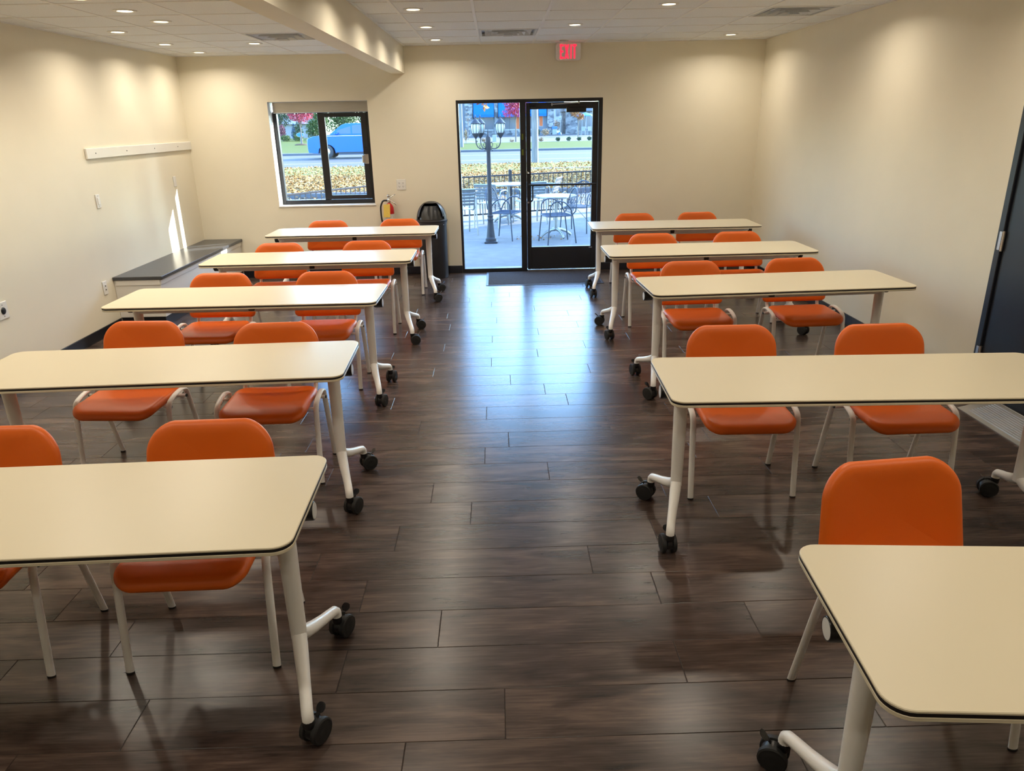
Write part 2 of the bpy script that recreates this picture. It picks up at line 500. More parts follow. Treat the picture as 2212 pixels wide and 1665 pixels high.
# ------------------------------------------------------------------ room shell
XL, XR, D, ZR, ZL, YF = -3.7236, 3.2229, 9.4631, 2.694, 2.623, -2.6
WT = 0.24
WX0, WX1, WZ0, WZ1 = -2.727, -1.530, 0.890, 2.107       # window opening
DX0, DX1, DZ1 = -0.470, 1.305, 2.086                    # storefront opening
TOP = 3.1
w = MB()
w.box(XL - .2, WX0, D, D + WT, -.1, TOP)
w.box(WX1, DX0, D, D + WT, -.1, TOP)
w.box(DX1, XR + .2, D, D + WT, -.1, TOP)
w.box(WX0, WX1, D, D + WT, -.1, WZ0)
w.box(WX0, WX1, D, D + WT, WZ1, TOP)
w.box(DX0, DX1, D, D + WT, DZ1, TOP)
tag(w.build('wall_back', 'wall', smooth=False), 'cream back wall with the window and glass door', 'wall', kind='structure')
tag(MB().box(XL - .2, XL, YF, D, -.1, TOP).build('wall_left', 'wall', smooth=False), 'cream left wall above the low bench', 'wall', kind='structure')
D2Y0, D2Y1 = 3.70, 4.705                                # dark side door
w = MB()
w.box(XR, XR + .2, D2Y1, D, -.1, TOP)
w.box(XR, XR + .2, YF, D2Y0, -.1, TOP)
w.box(XR, XR + .2, D2Y0, D2Y1, 2.15, TOP)
w.box(XR + .12, XR + .2, D2Y0, D2Y1, -.1, 2.15)
tag(w.build('wall_right', 'wall', smooth=False), 'cream right wall with the black side door', 'wall', kind='structure')
tag(MB().box(XL - .2, XR + .2, YF - .2, YF, -.1, TOP).build('wall_front', 'wall', smooth=False), 'cream wall behind the camera', 'wall', kind='structure')

# soffit beam
tag(MB().box(-1.213, -1.058, YF, D, 2.393, TOP).build('trim_1', 'beam', smooth=False), 'cream boxed beam running along the ceiling', 'beam', kind='structure')

# baseboards
BH = 0.098
tag(MB().box(XL, XL + .012, YF, 7.075, 0, BH, .003).build('baseboard_left', 'base'), 'black rubber baseboard along the left wall', 'baseboard', kind='structure')
tag(MB().box(XR - .012, XR, D2Y1 + .02, D, 0, BH, .003).build('baseboard_right', 'base'), 'black rubber baseboard along the right wall', 'baseboard', kind='structure')
w = MB()
w.box(-3.28, DX0, D - .012, D, 0, BH, .003)
w.box(DX1, XR - .012, D - .012, D, 0, BH, .003)
tag(w.build('baseboard_back', 'base'), 'black rubber baseboard along the back wall', 'baseboard', kind='structure')

# floor with planks
fl = tag(MB().box(XL - .2, XR + .2, YF - .2, D + .02, -.12, -.0022).build('floor', 'subfloor', smooth=False), 'dark brown wood plank floor', 'floor', kind='structure')
PW, PL, PY0 = 0.2215, 1.22, 4.25
known = [(0.033, 4.13), (-0.11, 3.919), (0.248, 3.687), (-0.171, 3.245), (-0.383, 3.469), (-0.514, 3.034), (0.374, 2.801), (0.622, 2.569), (-0.265, 2.359), (-0.017, 1.915), (0.619, 2.164), (-0.334, 1.70), (-0.537, 4.367), (-0.108, 4.574), (0.455, 4.789), (0.311, 5.009), (0.065, 5.218), (0.689, 5.439), (-0.081, 5.665), (0.306, 5.869), (0.728, 6.103), (-0.076, 6.307), (0.348, 6.526), (0.738, 6.758), (-0.036, 6.993), (0.688, 7.217), (0.358, 7.431), (-0.089, 7.643), (0.887, 7.899), (-0.063, 8.301)]
off = {math.floor((y - PY0) / PW): x for x, y in known}
cells = []
r0, r1 = math.floor((YF - PY0) / PW), math.floor((D - PY0) / PW)
for r in range(r0, r1 + 1):
    ya, yb = max(YF, PY0 + r * PW), min(D, PY0 + (r + 1) * PW)
    x = off.get(r, (r * 0.437) % PL)
    while x > XL: x -= PL
    while x < XR:
        xa, xb = max(XL, x), min(XR, x + PL)
        if xb - xa > .01 and yb - ya > .01:
            cells.append((xa, xb, ya, yb))
        x += PL
def vis(c):
    cx, cy = (c[0] + c[1]) / 2, (c[2] + c[3]) / 2
    p = Vector((cx, cy, 0)) - Vector((0, 0, CAMH))
    q = (p.dot(r2), p.dot(u2), p.dot(fwd))
    if q[2] < .3: return 99 + cy * -1
    u, v_ = q[0] / q[2] * FPX, -q[1] / q[2] * FPX
    return q[2] + (0 if abs(u) < 1300 and abs(v_) < 960 else 50)
cells.sort(key=vis)
G = 0.0011
pm = {}
def plank_mesh(L_, W_):
    key = (round(L_, 4), round(W_, 4))
    if key not in pm:
        pm[key] = MB().box(-L_ / 2 + G, L_ / 2 - G, -W_ / 2 + G * .7, W_ / 2 - G * .7, -.006, 0, .0012).mesh('plank', 'wood', smooth=False)
    return pm[key]
for xa, xb, ya, yb in cells[:300]:
    link_mesh('plank', plank_mesh(xb - xa, yb - ya), fl, ((xa + xb) / 2, (ya + yb) / 2, 0))
rest = MB()
for xa, xb, ya, yb in cells[300:]:
    rest.box(xa + G, xb - G, ya + G * .7, yb - G * .7, -.006, 0, .0012)
if rest.v:
    tag(rest.build('plank_field', 'wood', fl, smooth=False), kind='stuff')

# ceilings with tiles and grid
def ceiling(x0, x1, z, xs, ys, y_tiles, label, skip):
    c = MB()
    c.box(x0, x1, YF, D, z + .03, z + .12)
    c.box(x0, x1, YF, y_tiles, z, z + .03)
    c = tag(c.build('ceiling', 'tile', smooth=False), label, 'ceiling', kind='structure')
    X = sorted(set([x0, x1] + [x for x in xs if x0 < x < x1]))
    Y = sorted(set([y_tiles, D] + [y for y in ys if y_tiles < y < D]))
    cache = {}
    for i in range(len(X) - 1):
        for j in range(len(Y) - 1):
            cx, cy = (X[i] + X[i + 1]) / 2, (Y[j] + Y[j + 1]) / 2
            if any(abs(cx - sx) < .2 and abs(cy - sy) < .2 for sx, sy in skip): continue
            k = (round(X[i + 1] - X[i], 3), round(Y[j + 1] - Y[j], 3))
            if k not in cache:
                cache[k] = MB().box(-k[0] / 2 + .004, k[0] / 2 - .004, -k[1] / 2 + .004, k[1] / 2 - .004, 0, .014, .003).mesh('ceiling_tile', 'tile', smooth=False)
            link_mesh('ceiling_tile', cache[k], c, (cx, cy, z))
    for x in X:
        MB().box(-.012, .012, y_tiles, D, -.005, .003, .001).build('grid_bar', 'grid', c, False, (min(max(x, x0 + .012), x1 - .012), 0, z))
    for y in Y[1:]:
        MB().box(x0, x1, -.012, .012, -.0045, .003, .001).build('grid_bar', 'grid', c, False, (0, min(y, D - .012), z))
    return c
VENTS = [(0.152, 8.278, ZR, 'white four-way air vent in the ceiling over the glass door'), (2.608, 7.05, ZR, 'white four-way air vent in the ceiling by the right wall'), (-1.956, 7.563, ZL, 'white four-way air vent in the lower ceiling left of the beam')]
ceiling(-1.058, XR, ZR, [-.768, -.155, .460, 1.075, 1.690, 2.302, 2.914], [5.51, 6.125, 6.742, 7.357, 7.970, 8.585, 9.200], 4.9, 'white tiled ceiling right of the beam', [v[:2] for v in VENTS[:2]])
ceiling(XL, -1.213, ZL, [-3.476, -2.866, -2.262, -1.650], [4.82, 5.43, 6.04, 6.65, 7.258, 7.868, 8.475, 9.085], 4.21, 'lower white tiled ceiling left of the beam', [v[:2] for v in VENTS[2:]])

def vent(x, y, z, label):
    t = empty('air_vent', (x, y, z), label=label, cat='vent', group='ceiling air vents')
    h = .292
    m = MB()
    for a, b in ((h, h - .025),):
        o = [(-a, -a), (a, -a), (a, a), (-a, a)]; i_ = [(-b, -b), (b, -b), (b, b), (-b, b)]
        m.loft([[(p[0], p[1], .004) for p in o], [(p[0], p[1], -.006) for p in o], [(p[0], p[1], -.006) for p in i_], [(p[0], p[1], .02) for p in i_]], False, False)
    m.build('vent_frame', 'ventwhite', t, False)
    MB().box(-h + .03, h - .03, -h + .03, h - .03, .05, .055).build('duct_shade', 'ventdark', t, False)  # dark sheet, its colour stands for the shade up inside the vent
    for k in range(4):
        a0, a1 = .236 - .062 * k, .200 - .062 * k
        o = [(-a0, -a0), (a0, -a0), (a0, a0), (-a0, a0)]; i_ = [(-a1, -a1), (a1, -a1), (a1, a1), (-a1, a1)]
        m = MB()
        for q in range(4):
            e = (q + 1) % 4
            m.loft([[(o[q][0], o[q][1], -.003 - .009 * k), (o[e][0], o[e][1], -.003 - .009 * k), (o[e][0], o[e][1], -.006 - .009 * k), (o[q][0], o[q][1], -.006 - .009 * k)],
                    [(i_[q][0], i_[q][1], .030 - .009 * k), (i_[e][0], i_[e][1], .030 - .009 * k), (i_[e][0], i_[e][1], .027 - .009 * k), (i_[q][0], i_[q][1], .027 - .009 * k)]])
        m.build('vent_louver', 'ventwhite', t, False)
    return t
for v in VENTS: vent(*v)

# recessed lights (each carries its own lamp)
LM_ring = MB().lathe([(.052, -.002), (.054, -.007), (.074, -.009), (.080, -.004), (.080, .0)], 24, cap=False).mesh('trim_ring', 'whiteplastic')
LM_lens = MB().lathe([(.0535, -.004), (.0535, -.002)], 24).mesh('lens', 'lens')
def downlight(x, y, z, label, group):
    t = empty('recessed_light', (x, y, z), label=label, cat='ceiling light', group=group)
    link_mesh('trim_ring', LM_ring, t)
    link_mesh('lens', LM_lens, t)
    ld = bpy.data.lights.new('lamp_glow', 'AREA')
    ld.shape = 'DISK'
    ld.size = 0.106
    ld.energy = CAN_POWER
    ld.color = (1.0, 0.89, 0.73)
    ld.spread = R(155)
    lo = bpy.data.objects.new('lamp_glow', ld)
    col.objects.link(lo)
    lo.parent = t
    lo.location = (0, 0, -.012)
    return t
GL = 'recessed ceiling lights'
for x, y, lb in ((-.63, 8.84, 'recessed light beside the beam, first from the back wall'), (-.63, 7.68, 'recessed light beside the beam, second from the back wall'), (-.63, 6.51, 'recessed light beside the beam, third from the back wall'),
                 (.78, 7.71, 'recessed light between the vent over the door and the exit sign'), (1.40, 6.47, 'recessed light right of the aisle, nearer the camera than the exit sign'),
                 (2.62, 8.87, 'recessed light in the far right corner of the ceiling'), (2.63, 6.30, 'recessed light at the top edge of the photo by the right vent')):
    downlight(x, y, ZR, lb, GL)
for x, y, lb in ((-3.255, 8.95, 'recessed light in the far left corner over the bench'), (-2.39, 8.12, 'recessed light left of the beam beside the left vent'), (-3.25, 8.05, 'recessed light near the left wall, second from the far corner'),
                 (-3.20, 6.98, 'recessed light near the left wall, third from the far corner'), (-2.573, 6.37, 'recessed light in the left ceiling, second from the top edge of the photo'),
                 (-2.573, 5.78, 'recessed light in the left ceiling, just below the top edge of the photo'), (-2.60, 5.22, 'recessed light in the left ceiling, cut by the top edge of the photo')):
    downlight(x, y, ZL, lb, GL)
for x, y, z, lb in ((-.63, 5.3, ZR, 'beside the beam, level with the middle row'), (-.63, 3.6, ZR, 'beside the beam, level with the second row from the camera'), (-.63, 1.4, ZR, 'beside the beam, level with the nearest row'),
                    (1.4, 4.6, ZR, 'over the middle table on the right'), (1.4, 2.6, ZR, 'over the right table second from the camera'), (1.4, .6, ZR, 'over the right table nearest the camera'),
                    (2.63, 4.2, ZR, 'by the black side door'), (2.63, 1.6, ZR, 'by the right wall near the camera'),
                    (-3.2, 5.0, ZL, 'near the left wall above the round outlet'), (-2.4, 3.6, ZL, 'over the left table second from the camera'), (-3.2, 2.4, ZL, 'near the left wall close to the camera'), (-2.2, 1.6, ZL, 'over the left table nearest the camera'),
                    (.3, -.6, ZR, 'just behind the camera over the aisle'), (-2.4, -.4, ZL, 'behind the camera on the left')):
    downlight(x, y, z, 'recessed light outside the frame, ' + lb, 'recessed lights above the frame')

# ------------------------------------------------------------------ storefront door
d1 = tag(empty('door_1', (0, 0, 0)), 'black framed glass door with a fixed side pane', 'door', kind='structure')
FY0, FY1 = D + .005, D + .12
f = MB()
f.box(DX0, DX0 + .028, FY0, FY1, 0, DZ1, .003)
f.box(DX1 - .045, DX1, FY0, FY1, 0, DZ1, .003)
f.box(DX0 + .028, DX1 - .045, FY0, FY1, DZ1 - .038, DZ1, .003)
f.box(.300, .372, FY0, FY1, 0, DZ1 - .038, .003)
f.box(DX0 + .028, .300, FY0, FY1, 0, .048, .003)
f.build('door_frame', 'blackmetal', d1)
MB().box(DX0 + .02, .31, D + .06, D + .066, .04, 2.06).build('side_pane', 'glass', d1, False)
MB().box(.372, DX1 - .045, FY0, FY1 + .02, -.002, .016, .003).build('threshold', 'chrome', d1)
leaf = MB()
LY0, LY1 = D + .030, D + .078
lx0, lx1, lz0, lz1 = .376, DX1 - .049, .020, DZ1 - .042
leaf.box(lx0, .428, LY0, LY1, lz0, lz1, .003)
leaf.box(1.188, lx1, LY0, LY1, lz0, lz1, .003)
leaf.box(.428, 1.188, LY0, LY1, lz0, .308, .003)
leaf.box(.428, 1.188, LY0, LY1, 1.968, lz1, .003)
leaf = leaf.build('door_leaf', 'blackmetal', d1)
MB().box(.42, 1.196, D + .050, D + .056, .30, 1.976).build('pane', 'glass', leaf, False)
m = MB()
m.tube([(.395, LY0 - .045, 1.083), (1.240, LY0 - .045, 1.083)], .013, 12)
m.box(.392, .412, LY0 - .05, LY0, 1.065, 1.10, .003)
m.box(1.222, 1.244, LY0 - .05, LY0, 1.065, 1.10, .003)
m.build('push_bar', 'blackmetal', leaf)
MB().tube(fillet([(.452, LY1 + .005, 1.06), (.452, LY1 + .06, 1.06), (.452, LY1 + .06, .885), (.425, LY1 + .06, .865), (.40, LY1 + .01, .865)], .03), .011, 10).build('pull_handle', 'blackmetal', leaf)
MB().lathe([(.0, LY0 - .014), (.012, LY0 - .014), (.014, LY0)], 14, (.392, 0, .868), 'y').build('lock_cylinder', 'chrome', leaf)
m = MB().lathe([(.0, LY0 - .010), (.013, LY0 - .010), (.015, LY0)], 14, (.388, 0, 1.232), 'y')
m.tube([(.388, LY0 - .014, 1.232), (.404, LY0 - .016, 1.222)], .006, 8)
m.build('thumb_turn', 'chrome', leaf)
m = MB()
m.tube([(.690, LY0 - .03, 2.020), (1.010, LY0 - .05, 2.034)], .008, 8)
m.ball((1.012, LY0 - .05, 2.034), .014)
m.ball((.688, LY0 - .03, 2.018), .012, sc=(.8, .8, 1.5))
m.build('closer_arm', 'steel', leaf)
MB().box(.862, 1.102, LY0 - .055, LY0 + .002, 1.926, 1.985, .008).build('closer_body', 'blackplastic', leaf)
MB().box(.40, .50, LY0 - .035, LY0 + .002, 2.005, 2.03, .005).build('latch_box', 'blackplastic', leaf)
for zz in (1.44, 1.62):  # two small flat lime rectangles on the mullion
    MB().box(.318, .338, FY0 - .002, FY0 + .001, zz, zz + .07).build('lime_patch', 'lime', d1, False)
MB().box(1.165, 1.205, LY0 - .004, LY0 + .001, .283, .297).build('maker_plate', 'steel', leaf, False)

# ------------------------------------------------------------------ window
w1 = tag(empty('window_1', (0, 0, 0)), 'black framed sliding window in the back wall', 'window', kind='structure')
YW = D + .16
f = MB()
f.box(WX0, -2.677, YW, YW + .075, WZ0, 2.0, .003)
f.box(-1.585, WX1, YW, YW + .075, WZ0, 2.0, .003)
f.box(-2.677, -1.585, YW, YW + .075, 1.976, 2.0, .003)
f.box(-2.677, -1.585, YW, YW + .075, WZ0, .945, .003)
f.box(-2.186, -2.12, YW + .025, YW + .052, .945, 1.976, .003)
f.build('window_frame', 'blackmetal', w1)
MB().box(-2.69, -2.13, YW + .045, YW + .050, .935, 1.98).build('fixed_pane', 'glass', w1, False)
sash = MB()
sx0, sx1, sz0, sz1 = -2.176, -1.582, .948, 1.974
sash.box(sx0, -2.090, YW - .012, YW + .024, sz0, sz1, .003)
sash.box(-1.652, sx1, YW - .012, YW + .024, sz0, sz1, .003)
sash.box(-2.090, -1.652, YW - .012, YW + .024, sz0, .998, .003)
sash.box(-2.090, -1.652, YW - .012, YW + .024, 1.926, sz1, .003)
sash = sash.build('sash', 'blackmetal', w1)
MB().box(-2.10, -1.64, YW + .004, YW + .008, .99, 1.93).build('pane', 'glass', sash, False)
m = MB()
m.box(-1.640, -1.590, YW - .020, YW - .011, 1.372, 1.488, .008)
m.box(-1.668, -1.640, YW - .034, YW - .011, 1.385, 1.475, .004)
m.build('sash_lock', 'steel', sash)
MB().lathe([(.0, -.008), (.012, -.008), (.013, 0)], 14, (-1.605, YW - .012, 1.565), 'y').build('key_cylinder', 'blackplastic', sash)
MB().box(-2.702, -1.534, YW - .035, YW + .0, 1.982, WZ1 - .002, .003).build('steel_header', 'steel', w1)
MB().box(WX0 - .004, WX1 + .012, D - .012, YW, WZ0 - .016, WZ0 + .003, .004).build('window_sill', 'whitepaint', w1)
MB().box(WX0 - .001, WX0 + .006, D - .004, YW, WZ0, WZ1 - .001, .002).build('jamb_liner', 'whitepaint', w1)

# ------------------------------------------------------------------ dark side door and ramp (right wall)
d2 = tag(empty('door_2', (0, 0, 0)), 'plain black side door in the right wall', 'door', kind='structure')
f = MB()
f.box(XR - .012, XR + .1, D2Y1 - .055, D2Y1, 0, 2.15, .004)
f.box(XR - .012, XR + .1, D2Y0, D2Y0 + .055, 0, 2.15, .004)
f.box(XR - .012, XR + .1, D2Y0 + .055, D2Y1 - .055, 2.095, 2.15, .004)
f.build('door_frame', 'blackdoor', d2)
MB().box(XR + .004, XR + .05, D2Y0 + .058, D2Y1 - .058, .068, 2.092, .003).build('door_leaf', 'blackdoor', d2)
for zz in (1.0, .24, 1.85):
    m = MB()
    m.tube([(XR - .006, D2Y1 - .058, zz), (XR - .006, D2Y1 - .058, zz + .125)], .009, 10)
    m.box(XR - .014, XR + .006, D2Y1 - .050, D2Y1 - .022, zz + .004, zz + .121, .002)
    m.build('hinge', 'steel', d2)
MB().box(XR - .0, XR + .1, D2Y0 + .055, D2Y1 - .055, 0, .064, .003).build('threshold', 'alu', d2)
ramp = tag(empty('threshold_ramp', (3.10, 4.0, 0)), 'ribbed metal threshold ramp at the foot of the black side door', 'ramp')
rx0, rx1, rz1 = -.092, XR - 3.10 - .002, .062
y0r, y1r = -.42, .455
MB().prism([(rx0, .0005), (rx1, .0005), (rx1, rz1 - .004), (rx0, .006)], y0r, y1r, lambda u, w_, a: (u, a, w_)).build('ramp_plate', 'alu', ramp, False)
for k in range(10):
    u = rx0 + .035 + k * .0172
    zb = .006 + (u - rx0) / (rx1 - rx0) * (rz1 - .010)
    MB().prism([(u - .005, zb - .002), (u + .005, zb + .001), (u + .003, zb + .0065), (u - .002, zb + .0052)], y0r, y1r - .075, lambda p, q, a: (p, a, q)).build('rib', 'alu', ramp, False)
for q in (.30, -.02, -.30):
    MB().lathe([(.005, .0), (.005, .002)], 10, (rx0 + .052, q, .017)).build('screw', 'slot', ramp)

# ------------------------------------------------------------------ tables
TL_, TWD, TH = 1.80, 0.60, 0.75
def layer(i, z0, z1, bev=.0015):
    a = rr(TL_ - 2 * i, TWD - 2 * i, .055 - i, 7)
    b = rr(TL_ - 2 * i - 2 * bev, TWD - 2 * i - 2 * bev, .055 - i - bev, 7)
    return MB().loft([[(x, y, z0) for x, y in b], [(x, y, z0 + bev) for x, y in a], [(x, y, z1 - bev) for x, y in a], [(x, y, z1) for x, y in b]])
ME_top = layer(0, TH - .0078, TH, .002).mesh('top_panel', 'tabletop')
ME_band = layer(.0006, TH - .0158, TH - .0078, .0002).mesh('edge_band', 'band')
ME_low = layer(0, TH - .027, TH - .0158, .0015).mesh('lower_panel', 'tabletop')
m = MB(); m.box(-.78, .78, -.034, .034, TH - .108, TH - .050, .006); ME_beam = m.mesh('support_beam', 'whitemetal')
ME_clip = MB().box(-.022, .022, -.042, .042, TH - .100, TH - .027, .004).mesh('center_clip', 'blackplastic')
PX = .80                                                    # post inset
def post_mesh():
    m = MB()
    m.tube([(0, 0, .215), (0, 0, .40), (0, 0, TH - .05)], [.0265, .029, .0325], 16)
    return m.mesh('post', 'whitemetal')
def arm_mesh(sx, sy):
    m = MB()
    pts = [(0, 0, .232), (.010 * sx, .035 * sy, .208), (.024 * sx, .086 * sy, .186), (.042 * sx, .150 * sy, .164), (.058 * sx, .210 * sy, .145), (.066 * sx, .241 * sy, .134), (.069 * sx, .253 * sy, .122), (.070 * sx, .256 * sy, .106), (.070 * sx, .256 * sy, .094)]
    m.tube(pts, [.0255, .0255, .0235, .0205, .0195, .0190, .0190, .0188, .0185], 14)
    return m.mesh('foot_arm', 'whitemetal')
ME_post = post_mesh()
ME_arm = {(a, b): arm_mesh(a, b) for a in (-1, 1) for b in (-1, 1)}
def bracket_mesh(sx):
    m = MB()
    m.box(-.045, .045, -.16, .16, TH - .036, TH - .027, .003)
    m.box(-.034, .034, -.036, .036, TH - .085, TH - .034, .006)
    m.tube([(.02 * sx, .02, TH - .088), (.02 * sx, .02, TH - .112)], .006, 8)
    return m.mesh('bracket', 'whitemetal')
ME_brk = {s: bracket_mesh(s) for s in (-1, 1)}
ME_knob = MB().lathe([(.0, -.045), (.030, -.045), (.032, -.042), (.032, .010), (.030, .013), (0, .013)], 20, axis='x').mesh('tilt_knob', 'blackplastic')
def cap_mesh(s):
    m = MB()
    m.lathe([(.0, .0155 * s), (.021, .0155 * s), (.027, .0150 * s), (.0285, .012 * s), (.0285, .0125 * s)], 20, axis='x')
    return m.mesh('knob_cap', 'knobcap')
ME_cap = {s: cap_mesh(s) for s in (-1, 1)}
m = MB()
m.lathe([(.0145, .062), (.0165, .066), (.0165, .086), (.0150, .088)], 14)
hood = []
for k in range(13):
    a = R(-20 + 220 * k / 12)
    hood.append((math.cos(a) * .033 + .022, math.sin(a) * .033 + .0375))
m.loft([[(-.010, u, z) for u, z in hood], [(.010, u, z) for u, z in hood]])
ME_hood = m.mesh('caster_body', 'blackplastic')
def wheel_mesh(s):
    m = MB()
    pr = [(.010, .0285), (.020, .030), (.026, .0275), (.0335, .0285), (.0375, .0255), (.0375, .0135), (.034, .0115), (.012, .0115)]
    m.lathe([(r_, h * s) for r_, h in pr], 24, (0, .022, .0375), 'x')
    return m.mesh('wheel', 'rubber')
ME_wheel = {s: wheel_mesh(s) for s in (-1, 1)}
m = MB()
def lev(yc, zc, wd, th): return [(x, yc + y * .75, zc + y * .65) for x, y in rr(wd, th, min(wd, th) * .45, 4)]
m.loft([lev(.030, .066, .012, .010), lev(.040, .080, .014, .010), lev(.046, .082, .026, .010), lev(.051, .087, .030, .010), lev(.056, .092, .024, .008), lev(.059, .094, .012, .005)])
ME_lever = m.mesh('brake_lever', 'blackplastic')

def table(x, y, th, label, swivels):
    t = empty('training_table', (x, y, 0), th, label=label, cat='table', group='flip-top tables on casters')
    link_mesh('top_panel', ME_top, t)
    link_mesh('edge_band', ME_band, t)
    link_mesh('lower_panel', ME_low, t)
    link_mesh('support_beam', ME_beam, t)
    link_mesh('center_clip', ME_clip, t)
    k = 0
    for sx in (-1, 1):
        link_mesh('post', ME_post, t, (sx * PX, 0, 0))
        link_mesh('bracket', ME_brk[sx], t, (sx * PX, 0, 0))
        kn = link_mesh('tilt_knob', ME_knob, t, (sx * .875 + (0 if sx > 0 else .032), .055, .664))
        link_mesh('knob_cap', ME_cap[sx], kn, (0 if sx > 0 else -.030, 0, 0))
        for sy in (-1, 1):
            link_mesh('foot_arm', ME_arm[sx, sy], t, (sx * PX, 0, 0))
            c = link_mesh('caster', ME_hood, t, (sx * (PX + .070), sy * .256, 0), R(swivels[k])); k += 1
            c.scale = (1.17, 1.17, 1.17)
            link_mesh('wheel', ME_wheel[-1], c)
            link_mesh('wheel', ME_wheel[1], c)
            link_mesh('brake_lever', ME_lever, c)
    return t
TB = [('L', 1, -1.5649, 8.1349, -.43, (0, 90, -70, -60)), ('L', 2, -1.6475, 6.5106, .03, (20, 80, -80, -75)), ('L', 3, -1.7099, 5.004, -.5, (0, 60, -15, -10)),
      ('L', 4, -1.6501, 3.4935, 1.93, (10, 50, -25, -60)), ('L', 5, -1.508, 2.0453, 1.65, (0, 0, -30, -25)),
      ('R', 1, 1.9087, 8.1242, -1.25, (10, 8, 40, 60)), ('R', 2, 1.8386, 6.4955, .42, (15, 70, 30, 60)), ('R', 3, 1.9045, 5.0487, 2.5, (35, 10, 40, 10)),
      ('R', 4, 1.6097, 3.0592, -1.9, (5, 60, 20, 75)), ('R', 5, 1.6601, 1.3526, -4.1, (20, 65, 30, 20))]
RW = {1: 'nearest the back wall', 2: 'second from the back wall', 3: 'in the middle row', 4: 'second from the camera', 5: 'nearest the camera'}
SD = {'L': 'left', 'R': 'right'}
for s, k, x, y, a, sw in TB:
    table(x, y, R(a), 'long cream wheeled table %s, %s of the aisle' % (RW[k], SD[s]), sw)

# ------------------------------------------------------------------ orange chairs
def seat_mesh():
    W_, H_ = .455, .420
    prof = [(.0, .004, 'c'), (.3, .006, 's'), (.6, .006, 's'), (.85, .004, 's')]
    rings = []
    def ring(i, d, sc=1.0):
        o = rr(W_ - 2 * i, H_ - 2 * i, .085 - i * .8, 7, .075 - i * .8)
        out = []
        for u, v in o:
            u, v = u * sc, v * sc
            z = .431 + d
            if v < -.06: z -= .030 * ((-.06 - v) / .15) ** 2
            z += .010 * (u / .22) ** 2
            out.append((u, v - .062, z))
        return out
    for sc in (.02, .15, .3, .45, .6, .75, .88): rings.append(ring(.03, .0238, sc))
    for i, d in ((.03, .0235), (.016, .021), (.007, .014), (.001, .004), (0, -.004), (.003, -.013), (.010, -.021), (.03, -.027)): rings.append(ring(i, d))
    rings.append(ring(.03, -.028, .5)); rings.append(ring(.03, -.028, .03))
    return MB().loft(rings).mesh('seat', 'orange', ang=1.2)
def back_mesh():
    W_, H_ = .482, .318
    def ring(i, d, sc=1.0):
        o = rr(W_ - 2 * i, H_ - 2 * i, .100 - i * .8, 9, .034 - i * .6)
        out = []
        for u, v in o:
            u, v = u * sc, v * sc
            if v > 0: v += .013 * (1 - (u / .24) ** 2) * (v / .145)
            else: v -= .012 * (1 - (u / .24) ** 2) * (-v / .145)
            u *= 1 - .045 * (v / .16)
            y = .212 + (v) * .20 - d - .55 * u * u
            out.append((u, y, .639 + v * .98))
        return out
    rings = []
    for sc in (.02, .15, .3, .45, .6, .75, .88): rings.append(ring(.03, .0202, sc))
    for i, d in ((.03, .020), (.015, .018), (.006, .013), (.001, .006), (0, 0), (.001, -.007), (.006, -.013), (.015, -.017), (.03, -.019)): rings.append(ring(i, d))
    for sc in (.8, .4, .03): rings.append(ring(.03, -.0195, sc))
    return MB().loft(rings).mesh('backrest', 'orange', ang=1.2)
ME_seat, ME_back = seat_mesh(), back_mesh()
def leg_mesh(front):
    if front: p = [(0, -.19, .006), (0, -.150, .34), (0, -.138, .438), (0, -.05, .462), (0, 0, .466)]
    else: p = [(0, .19, .006), (0, .105, .34), (0, .072, .452), (0, .02, .466), (0, 0, .466)]
    return MB().tube(fillet(p, .055, 6), .0150, 14, ref=(1, 0, 0), flat=.60).mesh('leg', 'whitemetal')
ME_leg = {True: leg_mesh(True), False: leg_mesh(False)}
def foot_cap(front):
    s = -1 if front else 1
    return MB().tube([(0, s * .19, .0), (0, s * .1893, .008)], .0158, 12, ref=(1, 0, 0), flat=.66).mesh('foot_cap', 'rubber')
ME_fc = {True: foot_cap(True), False: foot_cap(False)}
def upright(s):
    p = [(.190 * s, .02, .398), (.196 * s, .12, .400), (.200 * s, .168, .44), (.202 * s, .205, .56), (.203 * s, .226, .68)]
    return MB().tube(fillet(p, .05, 5), .0125, 12, ref=(1, 0, 0), flat=.75).mesh('back_upright', 'whitemetal')
ME_up = {s: upright(s) for s in (-1, 1)}
m = MB()
m.tube([(-.279, .03, .425), (.279, .03, .425)], .010, 10)
m.tube([(-.244, -.085, .400), (.244, -.085, .400)], .009, 10)
ME_cross = m.mesh('cross_tube', 'whitemetal')
ME_plug = MB().lathe([(.0, -.004), (.0085, -.004), (.0085, .004), (0, .004)], 10, axis='x').mesh('end_plug', 'rubber')
m = MB(); m.box(-.205, -.18, -.20, .12, .400, .418, .004); m.box(.18, .205, -.20, .12, .400, .418, .004); m.box(-.19, .19, -.05, -.03, .402, .416, .003)
ME_rail = m.mesh('seat_rail', 'whitemetal')
def chair(x, y, rz, label):
    t = empty('stacking_chair', (x, y, 0), rz, label=label, cat='chair', group='orange chairs at the tables')
    link_mesh('seat', ME_seat, t)
    link_mesh('backrest', ME_back, t)
    for s in (-1, 1):
        for fr in (True, False):
            l_ = link_mesh('leg', ME_leg[fr], t, (.262 * s, 0, 0))
            link_mesh('foot_cap', ME_fc[fr], l_)
        link_mesh('back_upright', ME_up[s], t)
    ct = link_mesh('cross_tube', ME_cross, t)
    for s in (-1, 1):
        for yy, zz in ((.03, .425), (-.085, .400)):
            link_mesh('end_plug', ME_plug, ct, (s * (.281 if yy > 0 else .246), yy, zz))
    link_mesh('seat_rail', ME_rail, t)
    return t
